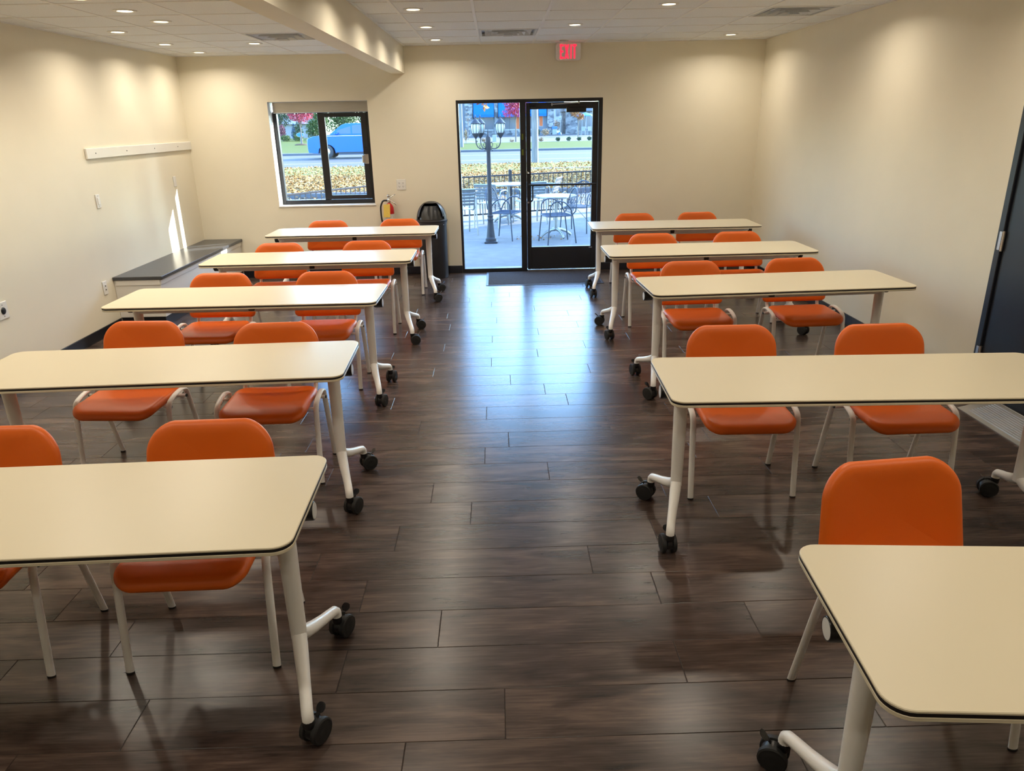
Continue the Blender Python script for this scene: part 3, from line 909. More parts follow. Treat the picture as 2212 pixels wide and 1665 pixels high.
CH = {('L', 1): ((-1.952, 8.638, 0), (-1.130, 8.647, 0)), ('L', 2): ((-2.062, 7.009, 0), (-1.244, 7.031, 0)), ('L', 3): ((-2.106, 5.564, -1), (-1.303, 5.534, 0)),
      ('L', 4): ((-2.048, 4.141, -4), (-1.265, 4.037, 1)), ('L', 5): ((-1.905, 2.585, 0), (-1.110, 2.596, 1)),
      ('R', 1): ((1.589, 8.683, 0), (2.318, 8.675, 0)), ('R', 2): ((1.477, 7.083, 0), (2.290, 7.087, 1)), ('R', 3): ((1.472, 5.615, 1), (2.285, 5.641, 2)),
      ('R', 4): ((1.223, 3.751, -1), (1.992, 3.706, 1)), ('R', 5): ((1.236, 2.106, 6),)}
for (s, k), lst in CH.items():
    for i, (x, y, a) in enumerate(lst):
        rel = ('the aisle side' if (s == 'L') == (i == 1) else 'the wall side')
        chair(x + math.sin(R(a)) * .23, y - .235, R(a), 'orange chair on %s of the %s table %s' % (rel, SD[s], RW[k]))

# ------------------------------------------------------------------ bench along the left wall
b = empty('low_bench', (XL, 7.07, 0), label='low white built-in bench with a dark slate top', cat='bench')
bl = D - 7.07 - .002
MB().box(.002, .475, -.0, bl, .468, .500, .004).build('bench_top', 'benchtop', b)
MB().box(.002, .445, .018, bl, .098, .466, .003).build('bench_body', 'whitepaint', b)
m = MB(); m.box(.445, .453, .018, bl, .415, .466, .002); m.box(.02, .445, .010, .018, .415, .466, .002); m.build('apron', 'whitepaint', b)
MB().box(.002, .428, .036, bl, .0, .098, .003).build('toe_kick', 'base', b)

# wall rail, plates
t = empty('wall_rail', (XL, 7.04, 1.588), label='white wooden mounting rail high on the left wall', cat='rail')
MB().box(.001, .022, 0, D - 7.04 - .002, 0, .093, .004).build('board', 'whitepaint', t)
for yy in (.155, .765, 1.40, 2.02):
    MB().lathe([(0, .0255), (.005, .0255), (.006, .022)], 10, (0, yy, .047), 'x').build('screw', 'slot', t)
def plate(name, y, z, h, wd, label, cat):
    t = empty(name, (XL, y, z), label=label, cat=cat)
    MB().box(.001, .008, -wd / 2, wd / 2, 0, h, .003).build('cover_plate', 'whiteplastic', t)
    return t
t = plate('light_switch', 7.10, 1.150, .125, .075, 'white light switch plate on the left wall below the rail', 'switch')
MB().box(.006, .014, -.017, .017, .030, .095, .003).build('rocker', 'whiteplastic', t)
for zz in (.016, .109):
    MB().box(.0075, .0085, -.003, .003, zz - .003, zz + .003).build('screw', 'slot', t)
t = plate('wall_outlet', 6.91, .372, .125, .075, 'white wall outlet plate low on the left wall beside the bench', 'outlet')
MB().box(.006, .010, -.017, .017, .028, .097, .002).build('socket', 'whiteplastic', t)
for zz in (.045, .080):
    MB().box(.0095, .0105, -.008, .008, zz - .006, zz + .006).build('socket_slot', 'slot', t)
t = plate('round_outlet', 5.437, .518, .128, .115, 'white plate with a round black socket at the left edge', 'outlet')
MB().lathe([(0, .016), (.012, .016), (.024, .013), (.027, .009), (.027, .007)], 20, (0, 0, .062), 'x').build('socket', 'blackplastic', t)
for zz in (.020, .106):
    MB().lathe([(0, .0095), (.003, .0095), (.004, .008)], 8, (0, 0, zz), 'x').build('screw', 'slot', t)
t = plate('blank_plate', 8.86, 1.200, .115, .072, 'small white blank plate on the left wall above the sunlit strip', 'plate')
MB().lathe([(0, .0095), (.008, .0095), (.009, .008)], 10, (0, 0, .058), 'x').build('socket', 'whiteplastic', t)

# four-gang outlet on the back wall
t = empty('double_outlet', (-1.188, D, 1.058), label='white double wall outlet between the window and the glass door', cat='outlet')
MB().box(-.057, .057, -.008, -.001, 0, .127, .003).build('cover_plate', 'whiteplastic', t)
for xx in (-.023, .023):
    for zz in (.043, .084):
        m = MB(); m.lathe([(0, -.0105), (.0155, -.0105), (.0165, -.007)], 16, (xx, 0, zz), 'y')
        s_ = m.build('socket', 'whiteplastic', t)
        m = MB()
        m.box(xx - .009, xx - .006, -.0115, -.010, zz - .003, zz + .007)
        m.box(xx + .006, xx + .009, -.0115, -.010, zz - .003, zz + .007)
        m.box(xx - .003, xx + .003, -.0115, -.010, zz - .011, zz - .006)
        m.build('socket_slot', 'slot', s_, False)

# ------------------------------------------------------------------ fire extinguisher
t = empty('fire_extinguisher', (-1.345, D - .085, .52), label='red fire extinguisher with a yellow tag hung on the back wall', cat='fire extinguisher')
MB().lathe([(.0, 0), (.050, 0), (.056, .008), (.056, .30), (.053, .335), (.040, .365), (.022, .385), (.018, .395), (.0, .395)], 24).build('cylinder', 'red', t)
MB().lathe([(.0566, .07), (.0566, .26)], 24, cap=False).build('label_band', 'labelwhite', t)
m = MB(); m.lathe([(.019, .390), (.021, .40), (.021, .43), (.014, .445), (0, .445)], 14)
m.ball((0, 0, .475), .020, sc=(1, 1, 1.1)); m.lathe([(.008, .44), (.008, .475)], 8)
m.build('valve', 'steel', t)
m = MB()
m.tube(fillet([(-.01, -.01, .447), (.03, -.012, .462), (.075, -.012, .492), (.085, -.012, .497)], .02), .006, 8)
m.tube(fillet([(.0, -.012, .428), (.04, -.014, .412), (.085, -.014, .378), (.090, -.014, .362)], .02), .0065, 8)
m.build('handle', 'chrome', t)
MB().tube(fillet([(-.015, 0, .420), (-.07, -.02, .425), (-.103, -.03, .36), (-.105, -.03, .22), (-.075, -.03, .06), (-.06, -.03, .02)], .06), .0105, 10).build('hose', 'rubber', t)
m = MB(); m.loft([[(-.070, -.064, .225), (.012, -.066, .225), (.012, -.0645, .225), (-.070, -.0625, .225)], [(-.062, -.060, .378), (.018, -.058, .385), (.018, -.0565, .385), (-.062, -.0585, .378)]])
m.build('inspection_tag', 'yellowtag', t, False)
MB().box(-.03, .03, .05, .083, .27, .33, .004).build('wall_bracket', 'steel', t)

# ------------------------------------------------------------------ bin
t = empty('trash_bin', (-.815, 9.245, 0), label='charcoal dome-topped trash bin beside the glass door', cat='trash can')
MB().lathe([(.0, 0), (.170, 0), (.176, .01), (.182, .66), (.190, .665), (.190, .69), (.184, .695), (.0, .695)], 32).build('bin_body', 'bin', t)
# dome with a sloped front opening
nA, nH = 48, 12
vs_, fs_ = [], []
for j in range(nH + 1):
    a = R(90) * j / nH
    rr_, h = .187 * math.cos(a) ** .8 if j < nH else 0.001, .70 + .235 * math.sin(a)
    for i in range(nA):
        q = 2 * math.pi * i / nA
        vs_.append((rr_ * math.cos(q), rr_ * math.sin(q), h))
for j in range(nH):
    for i in range(nA):
        k = (i + 1) % nA
        q = 2 * math.pi * (i + .5) / nA
        ang = math.atan2(math.sin(q + R(90)), math.cos(q + R(90)))       # 0 at the front (-y)
        hmid = (j + .5) / nH
        if abs(ang) < R(58) * (1 - .15 * hmid) and 1 <= j < nH - 3: continue
        fs_.append((j * nA + i, j * nA + k, (j + 1) * nA + k, (j + 1) * nA + i))
MB().add(vs_, fs_).build('bin_dome', 'bin', t)
MB().lathe([(.190, .690), (.1935, .696), (.1935, .712), (.186, .716)], 32, cap=False).build('dome_rim', 'bin', t)
m = MB()
fl_ = []
for k in range(15):
    a = R(-62 + 124 * k / 14)
    fl_.append(a)
ring0 = [(.172 * math.sin(a), -.172 * math.cos(a), .722) for a in fl_]
ring1 = [(.150 * math.sin(a), -.150 * math.cos(a), .81) for a in fl_]
ring2 = [(.105 * math.sin(a), -.100 * math.cos(a), .885) for a in fl_]
m.loft([ring0, ring1, ring2], False, False, closed=False)
m.build('swing_flap', 'blackplastic', t)
MB().ball((.150, -.112, .66), .006).build('rivet', 'chrome', t)

# entrance mat
t = empty('entrance_mat', (.545, 9.035, 0), label='dark grey entrance mat in front of the glass door', cat='mat')
MB().box(-.675, .675, -.385, .385, .001, .0075, .002).build('carpet_panel', 'mat', t)
m = MB()
m.box(-.705, -.675, -.412, .412, .001, .005, .002); m.box(.675, .705, -.412, .412, .001, .005, .002)
m.box(-.675, .675, -.412, -.385, .001, .005, .002); m.box(-.675, .675, .385, .412, .001, .005, .002)
m.build('edge_trim', 'matedge', t)

# ------------------------------------------------------------------ exit sign and sensor
t = empty('exit_sign', (.877, D - .045, 2.497), label='white exit sign with red letters hung over the glass door', cat='exit sign')
m = MB(); o = rr(.292, .190, .030, 6)
m.loft([[(x * .99, .022, .095 + y * .99) for x, y in o], [(x, .016, .095 + y) for x, y in o], [(x, -.016, .095 + y) for x, y in o], [(x * .985, -.022, .095 + y * .985) for x, y in o]])
m.build('sign_case', 'whiteplastic', t)
MB().box(-.07, .07, -.018, .018, .190, .197, .003).build('canopy', 'whiteplastic', t)
def strokes(name, boxes, x0):
    m = MB()
    for b_ in boxes:
        if len(b_) == 4:
            m.box(x0 + b_[0], x0 + b_[1], -.0245, -.0215, b_[2], b_[3])
        else:
            (ax, az), (bx_, bz), wd = b_[0], b_[1], b_[2]
            m.loft([[(x0 + ax - wd / 2, -.0245, az), (x0 + ax + wd / 2, -.0245, az), (x0 + ax + wd / 2, -.0215, az), (x0 + ax - wd / 2, -.0215, az)],
                    [(x0 + bx_ - wd / 2, -.0245, bz), (x0 + bx_ + wd / 2, -.0245, bz), (x0 + bx_ + wd / 2, -.0215, bz), (x0 + bx_ - wd / 2, -.0215, bz)]])
    m.build(name, 'exitred', t, False)
z0, z1 = .018, .172
strokes('letter', [(0, .018, z0, z1), (0, .045, z1 - .022, z1), (0, .040, .085, .107), (0, .045, z0, z0 + .022)], -.098)
strokes('letter', [((.010, z0), (.044, z1), .021), ((.044, z0), (.010, z1), .021)], -.046)
strokes('letter', [(0, .019, z0, z1)], .021)
strokes('letter', [(.014, .033, z0, z1), (0, .047, z1 - .022, z1)], .048)
t = empty('smoke_detector', (.80, 9.12, ZR), label='small round white smoke detector on the ceiling by the exit sign', cat='smoke detector')
MB().lathe([(.050, -.002), (.050, -.012), (.044, -.022), (.030, -.030), (0, -.030)], 22).build('detector_body', 'whiteplastic', t)
MB().lathe([(.0505, -.012), (.0505, -.015)], 22, cap=False).build('sensor_slot', 'ventdark', t)

# ================================================================== outdoors
rng = np.random.default_rng(5)
GZ = -0.015
# unseen block added on the right to cast the patio's shade
blk = empty('shade_block', (7.0, 11.0, -.1), label='unseen tan block added right of the patio to shade it', cat='building')
MB().box(0, 6, 0, 6.95, 0, 5.95).build('wall', 'stucco', blk, False)
MB().box(-.12, 6.12, -.12, 7.0, 5.95, 6.1).build('block_cap', 'siding', blk, False)
# patio slabs
pt = tag(MB().box(-7, 8, D + .02, 16.9, -.25, GZ - .02).build('patio', 'subfloor', smooth=False), 'pale concrete patio outside the door', 'patio', kind='structure')
xs = [-7, -3.6, -1.25, 1.75, 4.8, 8]; ys = [D + .02, 12.40, 14.62, 16.9]
for i in range(len(xs) - 1):
    for j in range(len(ys) - 1):
        MB().box(xs[i] + .004, xs[i + 1] - .004, ys[j] + .004, ys[j + 1] - .004, -.1, GZ, .004).build('slab', 'concrete', pt, False)
def ground(name, x0, x1, y0, y1, z, m_, label, cat):
    return tag(MB().box(x0, x1, y0, y1, z - .3, z).build(name, m_, smooth=False), label, cat, kind='structure')
ground('driveway', -40, 30, 16.9, 20.4, -.03, 'sidewalk', 'pale concrete lane just beyond the fence', 'driveway')
ground('kerb', -40, 30, 20.4, 20.75, .09, 'kerb', 'grey concrete kerb below the leafy bank', 'kerb')
ground('leafy_bank', -60, 45, 20.75, 28.4, .02, 'soil', 'grassy bank covered with fallen leaves', 'lawn')
ground('verge', -60, 45, 28.4, 34.6, .02, 'verge', 'pale grass verge between the leaves and the road', 'lawn')
ground('road', -140, 140, 34.6, 49.4, -.02, 'asphalt', 'pale grey road beyond the leafy bank', 'road')
ground('kerb', -140, 140, 49.4, 49.9, .10, 'kerb', 'dark kerb along the far side of the road', 'kerb')
ground('far_lawn', -140, 140, 49.9, 68.0, .02, 'grass', 'green lawn strip across the road', 'lawn')
ground('left_lawn', -140, -7, 68.0, 135, .015, 'grass', 'green lawn below the red tree seen through the window', 'lawn')
ground('parking_lot', -7, 140, 68.0, 92.4, .01, 'lot', 'pale parking lot before the far shop', 'parking lot')
ground('kerb', -7, 140, 92.4, 92.9, .14, 'kerb', 'grey kerb at the foot of the far shop', 'kerb')
ground('shop_walk', -7, 140, 92.9, 140, .10, 'lot', 'pale walkway around the far shop', 'walkway')
for y, wd, m_, lb in ((38.3, .12, 'lineyellow', 'yellow line along the road, nearer of the two'), (38.75, .12, 'lineyellow', 'yellow line along the road, farther of the two'), (44.4, .14, 'linewhite', 'white line along the road')):
    tag(MB().box(-140, 140, y, y + wd, -.03, -.015).build('road_line', m_, smooth=False), lb, 'road line', kind='structure')
tag(MB().box(1.2, 30, 30.2, 30.9, -.05, .03).build('footpath', 'sidewalk', smooth=False), 'narrow pale footpath crossing the leafy bank', 'path', kind='structure')
for x in (-1.7, 4.6):
    m = MB(); m.loft([[(x, 70, .012), (x + .15, 70, .012), (x + .15, 70, .018), (x, 70, .018)], [(x - 3.0, 84, .012), (x - 2.85, 84, .012), (x - 2.85, 84, .018), (x - 3.0, 84, .018)]])
    tag(m.build('parking_line', 'linewhite', smooth=False), 'white parking line %s' % ('left of the lamp post' if x < 0 else 'right of the wooden pole'), 'parking line', kind='structure')

def leaf_quads(P, size, flat=False):
    n = len(P)
    a = rng.uniform(0, 2 * np.pi, n)
    tilt = rng.normal(0, .45, n) if flat else rng.uniform(-1.5, 1.5, n)
    t2 = rng.normal(0, .45, n) if flat else rng.uniform(-1.5, 1.5, n)
    u = np.stack([np.cos(a) * np.cos(tilt), np.sin(a) * np.cos(tilt), np.sin(tilt)], 1)
    v = np.stack([-np.sin(a) * np.cos(t2), np.cos(a) * np.cos(t2), np.sin(t2)], 1)
    s = size * rng.uniform(.6, 1.3, n)[:, None]
    q = np.stack([P - u * s, P + v * s * .6, P + u * s, P - v * s * .6], 1).reshape(-1, 3)
    return q
# fallen leaves
n = 90000
px = rng.uniform(-13, 9, n); py = 16.8 + (34.4 - 16.8) * rng.random(n) ** .8
keep = (rng.random(n) < np.where(py < 20.3, .10, np.where(py < 28.5, 1.0, .22)))
keep &= ~((px > 6.4) & (py < 18.6))
px, py = px[keep], py[keep]
pz = np.where(py < 20.4, -.02, np.where(py < 20.75, .10, .035)) + rng.random(len(px)) * .05
fo = MB().quads(leaf_quads(np.stack([px, py, pz], 1), .042, True)).build('fallen_leaves', 'leaf', smooth=False)
tag(fo, 'tan and orange fallen leaves strewn over the bank', 'leaves', kind='stuff')
P2 = np.stack([rng.uniform(.3, 1.1, 60), rng.uniform(12.1, 12.6, 60), np.full(60, GZ + .012)], 1)
tag(MB().quads(leaf_quads(P2, .02, True)).build('leaf_debris', 'leaf', smooth=False), 'scraps of dry leaves under the bistro table', 'leaves', kind='stuff')

def cloud(centres, n, size, seedless=True):
    """leaf quads in a set of ellipsoids (cx,cy,cz,rx,ry,rz)"""
    out = []
    tot = sum(c[3] * c[4] * c[5] for c in centres)
    for c in centres:
        k = max(20, int(n * c[3] * c[4] * c[5] / tot))
        d = rng.normal(0, 1, (k, 3)); d /= np.linalg.norm(d, axis=1)[:, None]
        rad = rng.random(k) ** .45 * (1 + .12 * np.sin(d[:, 0] * 5 + c[0]) * np.cos(d[:, 2] * 6))
        out.append(np.array(c[:3]) + d * rad[:, None] * np.array(c[3:]))
    return leaf_quads(np.concatenate(out), size)
def tree(name, x, y, trunk_r, trunk_h, centres, n, size, leafm, label, cat='tree', group=None, z=0.0, bark='bark'):
    t = empty(name, (x, y, z), label=label, cat=cat, group=group)
    if trunk_h:
        m = MB().tube([(0, 0, -.05), (.01, 0, trunk_h * .5), (0, .01, trunk_h)], [trunk_r * 1.25, trunk_r, trunk_r * .6], 10)
        for k in range(5):
            a = 2 * math.pi * k / 5 + .4
            c = centres[k % len(centres)]
            m.tube([(0, 0, trunk_h * .75), (math.cos(a) * c[3] * .3, math.sin(a) * c[4] * .3, c[2] - c[5] * .1), (math.cos(a) * c[3] * .6, math.sin(a) * c[4] * .6, c[2] + c[5] * .3)], [trunk_r * .5, trunk_r * .3, trunk_r * .12], 6)
        m.build('trunk', bark, t)
    f_ = MB().quads(cloud(centres, n, size)).build('foliage', leafm, t, False)
    f_['kind'] = 'stuff'
    return t

# ---- lamp post
LX, LY = -.118, 12.0
t = empty('lamp_post', (LX, LY, GZ), label='black antique three-lantern lamp post on the patio', cat='street lamp')
m = MB()
m.box(-.105, .105, -.105, .105, 0, .03, .006)
m.lathe([(.085, .03), (.085, .07), (.075, .08), (.070, .10)], 16)
m.lathe([(.070, .10), (.052, .26), (.043, .35), (.046, .36), (.050, .375), (.044, .39), (.042, .41), (.048, .42), (.048, .435), (.038, .45)], 16)
m.build('lamp_base', 'lamppaint', t)
MB().lathe([(.036, .44), (.034, 1.0), (.030, 1.42), (.040, 1.44), (.040, 1.60), (.034, 1.63), (.018, 1.645), (.010, 1.66), (.010, 1.70), (.004, 1.735), (0, 1.74)], 16).build('pole', 'lamppaint', t)
for az in (8, 195, 128):
    a = R(az)
    ca, sa = math.cos(a), math.sin(a)
    rad = .195
    P3 = lambda r_, z_: (r_ * ca, r_ * sa, z_)
    m = MB()
    m.tube(fillet([P3(.03, 1.475), P3(.09, 1.445), P3(.16, 1.47), P3(rad, 1.54), P3(rad, 1.62)], .05), .008, 8)
    m.tube(fillet([P3(.03, 1.50), P3(.06, 1.475), P3(.075, 1.52), P3(.055, 1.555), P3(.042, 1.535)], .02), .005, 6)
    m.tube(fillet([P3(.12, 1.452), P3(.14, 1.50), P3(.125, 1.515)], .02), .004, 6)
    m.tube(fillet([P3(.03, 1.46), P3(.065, 1.43), P3(.06, 1.41)], .02), .005, 6)
    m.build('scroll_arm', 'lamppaint', t)
    h = empty('lantern'); h.parent = t; h.location = (rad * ca, rad * sa, 1.62)
    MB().lathe([(.012, -.015), (.020, .0), (.045, .035), (.058, .055), (.060, .065), (0, .065)], 14).build('lantern_cup', 'lamppaint', h)
    MB().lathe([(.050, .065), (.066, .105), (.070, .145), (.066, .185), (.056, .205)], 14, cap=False).build('lantern_glass', 'lampglass', h)
    m = MB()
    for k in range(8):
        q = 2 * math.pi * k / 8 + .2
        m.tube([(r_ * math.cos(q), r_ * math.sin(q), z_) for r_, z_ in ((.053, .06), (.069, .105), (.073, .145), (.069, .185), (.059, .21))], .0035, 5)
    m.build('lantern_rib', 'lamppaint', h)
    MB().lathe([(.068, .200), (.080, .203), (.078, .212), (.060, .228), (.040, .255), (.018, .268), (.010, .285), (.012, .295), (.004, .33), (0, .335)], 14).build('lantern_cap', 'lamppaint', h)

# ---- fence
fn = empty('patio_fence', (0, 0, 0), label='dark metal picket fence around the patio', cat='fence')
FP = [(-3.75, 11.15), (-1.25, 14.62), (3.6, 16.55)]
FB, FT = .075, .835
ME_pick = MB().box(-.006, .006, -.006, .006, FB, FT).mesh('picket', 'fence', False)
for i in range(len(FP) - 1):
    a, b_ = Vector(FP[i]), Vector(FP[i + 1])
    d = b_ - a; L_ = d.length; ang = math.atan2(d.y, d.x)
    for z_ in (FB, FT - .03):
        MB().box(0, L_, -.011, .011, z_, z_ + .028, .003).build('rail', 'fence', fn, True, (a.x, a.y, 0), ang)
    k = 1
    while k * .108 < L_ - .03:
        p = a + d * (k * .108 / L_)
        link_mesh('picket', ME_pick, fn, (p.x, p.y, 0), ang); k += 1
for p in ((-3.75, 11.15), (.27, 15.225), (3.3, 16.43)):
    m = MB(); m.box(-.028, .028, -.028, .028, -.05, .90, .003); m.lathe([(.036, .90), (.036, .912), (.022, .925), (0, .93)], 12)
    m.build('post', 'fence', fn, True, (p[0], p[1], 0), .38)
m = MB(); m.box(-.045, .045, -.045, .045, -.05, .86, .004); m.box(-.055, .055, -.055, .055, .86, .88, .004)
tag(m.build('gate_post', 'postwhite', fn, True, (-.735, 14.80, 0), .38), 'pale square post')

# ---- bistro tables
def bistro(x, y, top_r, h, label, rz=.4):
    t = empty('bistro_table', (x, y, GZ), rz, label=label, cat='table', group='patio tables')
    MB().lathe([(0, h - .03), (top_r - .02, h - .03), (top_r, h - .022), (top_r, h - .006), (top_r - .008, h), (0, h)], 36).build('table_top', 'outalu', t)
    MB().lathe([(.028, .10), (.028, h - .03)], 14).build('column', 'outalu', t)
    for k in range(4):
        a = R(90 * k)
        m = MB().tube([(r_ * math.cos(a), r_ * math.sin(a), z_) for r_, z_ in ((0, .125), (.10, .118), (.19, .085), (.26, .035), (.285, .012))], [.028, .026, .024, .022, .020], 10, flat=.7)
        m.build('foot', 'outalu', t)
    return t
bistro(.975, 12.50, .34, .68, 'round pale patio table in front of the fence')
bistro(.22, 14.62, .38, .72, 'round patio table farther off by the fence post', .1)

# ---- mesh chairs
def mesh_chair_parts():
    P = []
    m = MB()
    for s in (-1, 1):
        m.tube(fillet([(s * .245, -.235, 0), (s * .225, -.195, .42), (s * .235, -.19, .60), (s * .24, -.11, .665), (s * .235, .02, .665), (s * .215, .14, .57), (s * .19, .19, .45), (s * .20, .25, 0)], .07, 6), .0105, 8)
    P.append(('arm_frame', m))
    m = MB()
    pts = []
    for k in range(21):
        a = math.pi * k / 20
        pts.append((.205 * math.cos(a), .235 + .07 * math.sin(a), .50 + .34 * math.sin(a) ** .8))
    pts = [(.185, .17, .43)] + pts + [(-.185, .17, .43)]
    m.tube(pts, .0105, 8)
    P.append(('back_hoop', m))
    m = MB()
    for k in range(-7, 8):                                   # crossed wires of the back
        for sg in (-1, 1):
            line = []
            for j in range(10):
                z_ = .46 + .37 * j / 9
                x_ = k * .045 + sg * (z_ - .64) * .45
                lim = .20 * math.sqrt(max(0, 1 - max(0, (z_ - .50) / .34) ** 2.2))
                if abs(x_) < lim: line.append((x_, .185 + (z_ - .44) * .30, z_))
            if len(line) > 1: m.tube(line, .0035, 4)
    P.append(('back_mesh', m))
    m = MB()
    o = rr(.43, .42, .09, 5)
    m.tube([(x, y - .02, .435) for x, y in o] + [(o[0][0], o[0][1] - .02, .435)], .0095, 8)
    P.append(('seat_rim', m))
    m = MB()
    for k in range(-11, 12):
        m.tube([(k * .0185, -.225, .437), (k * .0185, .18, .437)], .0045, 4)
        m.tube([(-.21, k * .0185 - .02, .435), (.21, k * .0185 - .02, .435)], .0045, 4)
    P.append(('seat_mesh', m))
    return [(n_, m_.mesh(n_, 'chairsteel')) for n_, m_ in P]
MCP = mesh_chair_parts()
def mesh_chair(x, y, rz, label):
    t = empty('mesh_chair', (x, y, GZ), R(rz), label=label, cat='chair', group='wire mesh patio chairs')
    for n_, me in MCP: link_mesh(n_, me, t)
mesh_chair(.14, 12.42, 62, 'wire mesh patio chair between the lamp post and the door frame')
mesh_chair(.95, 11.90, -76, 'wire mesh patio chair nearest the door at the round table')
mesh_chair(1.40, 13.05, -25, 'wire mesh patio chair behind the round table by the fence')

# ---- slatted aluminium chairs
def slat_parts():
    P = []
    m = MB()
    for s in (-1, 1):
        m.tube(fillet([(s * .25, -.25, 0), (s * .25, -.21, .40), (s * .255, -.20, .62), (s * .255, -.10, .655), (s * .25, .16, .65), (s * .24, .20, .44), (s * .24, .26, 0)], .05, 6), .013, 8)
        m.tube(fillet([(s * .21, -.22, .42), (s * .21, .16, .42), (s * .205, .22, .55), (s * .20, .30, .78)], .05, 5), .012, 8)
    m.tube([(-.20, .30, .78), (.20, .30, .78)], .014, 8)
    P.append(('frame', m, None))
    m0 = MB().box(-.205, .205, -.022, .022, -.004, .004, .003)
    return m.mesh('frame', 'outalu'), m0.mesh('slat', 'outalu')
ME_sf, ME_sl = slat_parts()
def slat_chair(x, y, rz, label, tilt=0):
    t = empty('slat_chair', (x, y, GZ), R(rz), label=label, cat='chair', group='slatted metal patio chairs')
    if tilt: t.rotation_euler = (R(tilt), 0, R(rz))
    link_mesh('frame', ME_sf, t)
    for k in range(7): link_mesh('slat', ME_sl, t, (0, -.20 + k * .055, .433))
    for k in range(5):
        o_ = link_mesh('slat', ME_sl, t, (0, .222 + k * .0175, .53 + k * .055)); o_.rotation_euler = (R(74), 0, 0)
slat_chair(-.66, 13.02, 200, 'slatted metal patio chair at the left edge of the side pane')
slat_chair(-.12, 13.95, 160, 'slatted metal patio chair behind the lamp post')
slat_chair(.62, 14.25, 200, 'slatted metal patio chair at the far round table')
slat_chair(.95, 15.05, 250, 'slatted metal patio chair against the fence right of the far table')

# ---- poles, trees, shrubs
t = tag(MB().tube([(0, 0, -.1), (0, 0, 4.5), (.05, 0, 9)], [.155, .145, .13], 16).build('utility_pole', 'polewood', None, True, (1.77, 34.9, 0)), 'thick weathered wooden utility pole beside the road', 'pole')
t = tag(MB().tube([(0, 0, -.1), (0, 0, 4.5), (.05, 0, 9)], [.125, .115, .10], 14).build('utility_pole', 'polewood', None, True, (-2.53, 57.8, 0)), 'thin wooden utility pole at the left edge of the side pane', 'pole')
tree('maple_tree', -2.1, 20.6, .12, 2.6, [(0, 0, 4.3, 2.2, 2.0, 1.6), (1.0, -.3, 3.2, 1.1, 1.0, .75), (1.82, -.6, 2.30, .16, .16, .17), (1.15, -.5, 2.48, .22, .2, .16)], 2600, .085, 'orangeleaf', 'orange maple hanging leaves into the top of the side pane')
tree('red_maple', 1.82, 70.1, .065, 2.2, [(.15, 0, 3.4, 1.25, 1.2, 1.3), (-.55, 0, 2.5, .62, .6, .45)], 5000, .07, 'redleaf', 'young red maple seen at the top of the side pane')
tree('red_maple', -18.25, 73.2, .07, 2.0, [(.05, 0, 3.1, 1.30, 1.2, 1.15)], 5000, .07, 'redleaf', 'young red maple on the lawn seen through the window')
tag(MB().ball((0, 0, 0), .62, 14, 8, (1, .9, .22)).build('mulch_ring', 'mulch', None, True, (-18.35, 73.2, .02)), 'dark mulch ring around the red maple in the window', 'mulch')
tree('orange_tree', 9.05, 85, .05, 1.7, [(-.35, 0, 2.6, .55, .5, .6), (.25, 0, 2.05, .45, .4, .35)], 900, .09, 'orangeleaf', 'small orange tree beside the blue umbrella', z=.0)
tree('shade_tree', 11.5, 28.6, .25, 3.0, [(0, 0, 5.0, 3.4, 3.2, 3.0), (2.5, .6, 4.2, 2.5, 2.5, 2.4)], 7000, .16, 'darkleaf', 'dense tree right of the patio, outside the frame')
tree('evergreen', -27.5, 100, .2, 2.0, [(0, 0, 3.6, 1.7, 1.6, 2.2), (-2.2, 0, 3.8, 1.8, 1.6, 2.3), (.9, 0, 3.0, 1.0, .9, 1.2)], 6000, .11, 'darkleaf', 'dark evergreen in the top left of the window', group='trees across the road')
tree('leafy_tree', -21.7, 96.5, .2, 1.8, [(0, 0, 2.6, 1.35, 1.2, 2.6), (-.9, 0, 1.2, .9, .8, 1.2)], 7000, .10, 'greenleaf', 'green tree between the red maple and the window mullion', group='trees across the road')
tree('leafy_tree', -19.9, 101, .2, 1.8, [(0, 0, 2.6, 2.3, 1.2, 2.8)], 6000, .10, 'greenleaf', 'green tree behind the bonnet of the blue truck', group='trees across the road')
tree('leafy_tree', -17.9, 106, .2, 1.8, [(0, 0, 2.8, 2.3, 1.3, 2.9), (2.8, 0, 2.8, 2.0, 1.3, 2.8), (-2.6, 0, 2.6, 2.0, 1.3, 2.6)], 9000, .10, 'greenleaf', 'green tree behind the cab roof of the blue truck', group='trees across the road')
tree('spruce', -24.45, 95, .08, .6, [(0, 0, .75, .42, .4, .75), (0, 0, 1.5, .25, .22, .55)], 700, .10, 'spruce', 'small blue spruce left of the oval sign')
tree('spruce', -23.3, 92.3, .08, .6, [(0, 0, .8, .6, .5, .8), (.1, 0, 1.6, .45, .4, .6)], 800, .11, 'darkleaf', 'dark shrub right of the oval sign')
tree('purple_shrub', -25.25, 92.5, .05, .6, [(0, 0, 1.15, .42, .4, .75)], 700, .09, 'purpleleaf', 'purple leaved shrub at the left of the window', 'shrub')
for k, (x, y, r_) in enumerate(((-24.85, 91.4, .36), (-24.05, 90.0, .38), (-23.25, 91.2, .40), (-22.6, 89.9, .36))):
    tree('hedge_ball', x, y, .03, .2, [(0, 0, .36, r_, r_ * .9, r_)], 500, .07, 'greenleaf', 'round green hedge shrub, %s from the left in the window' % ('first', 'second', 'third', 'fourth')[k], 'shrub', 'round hedge shrubs in the window')
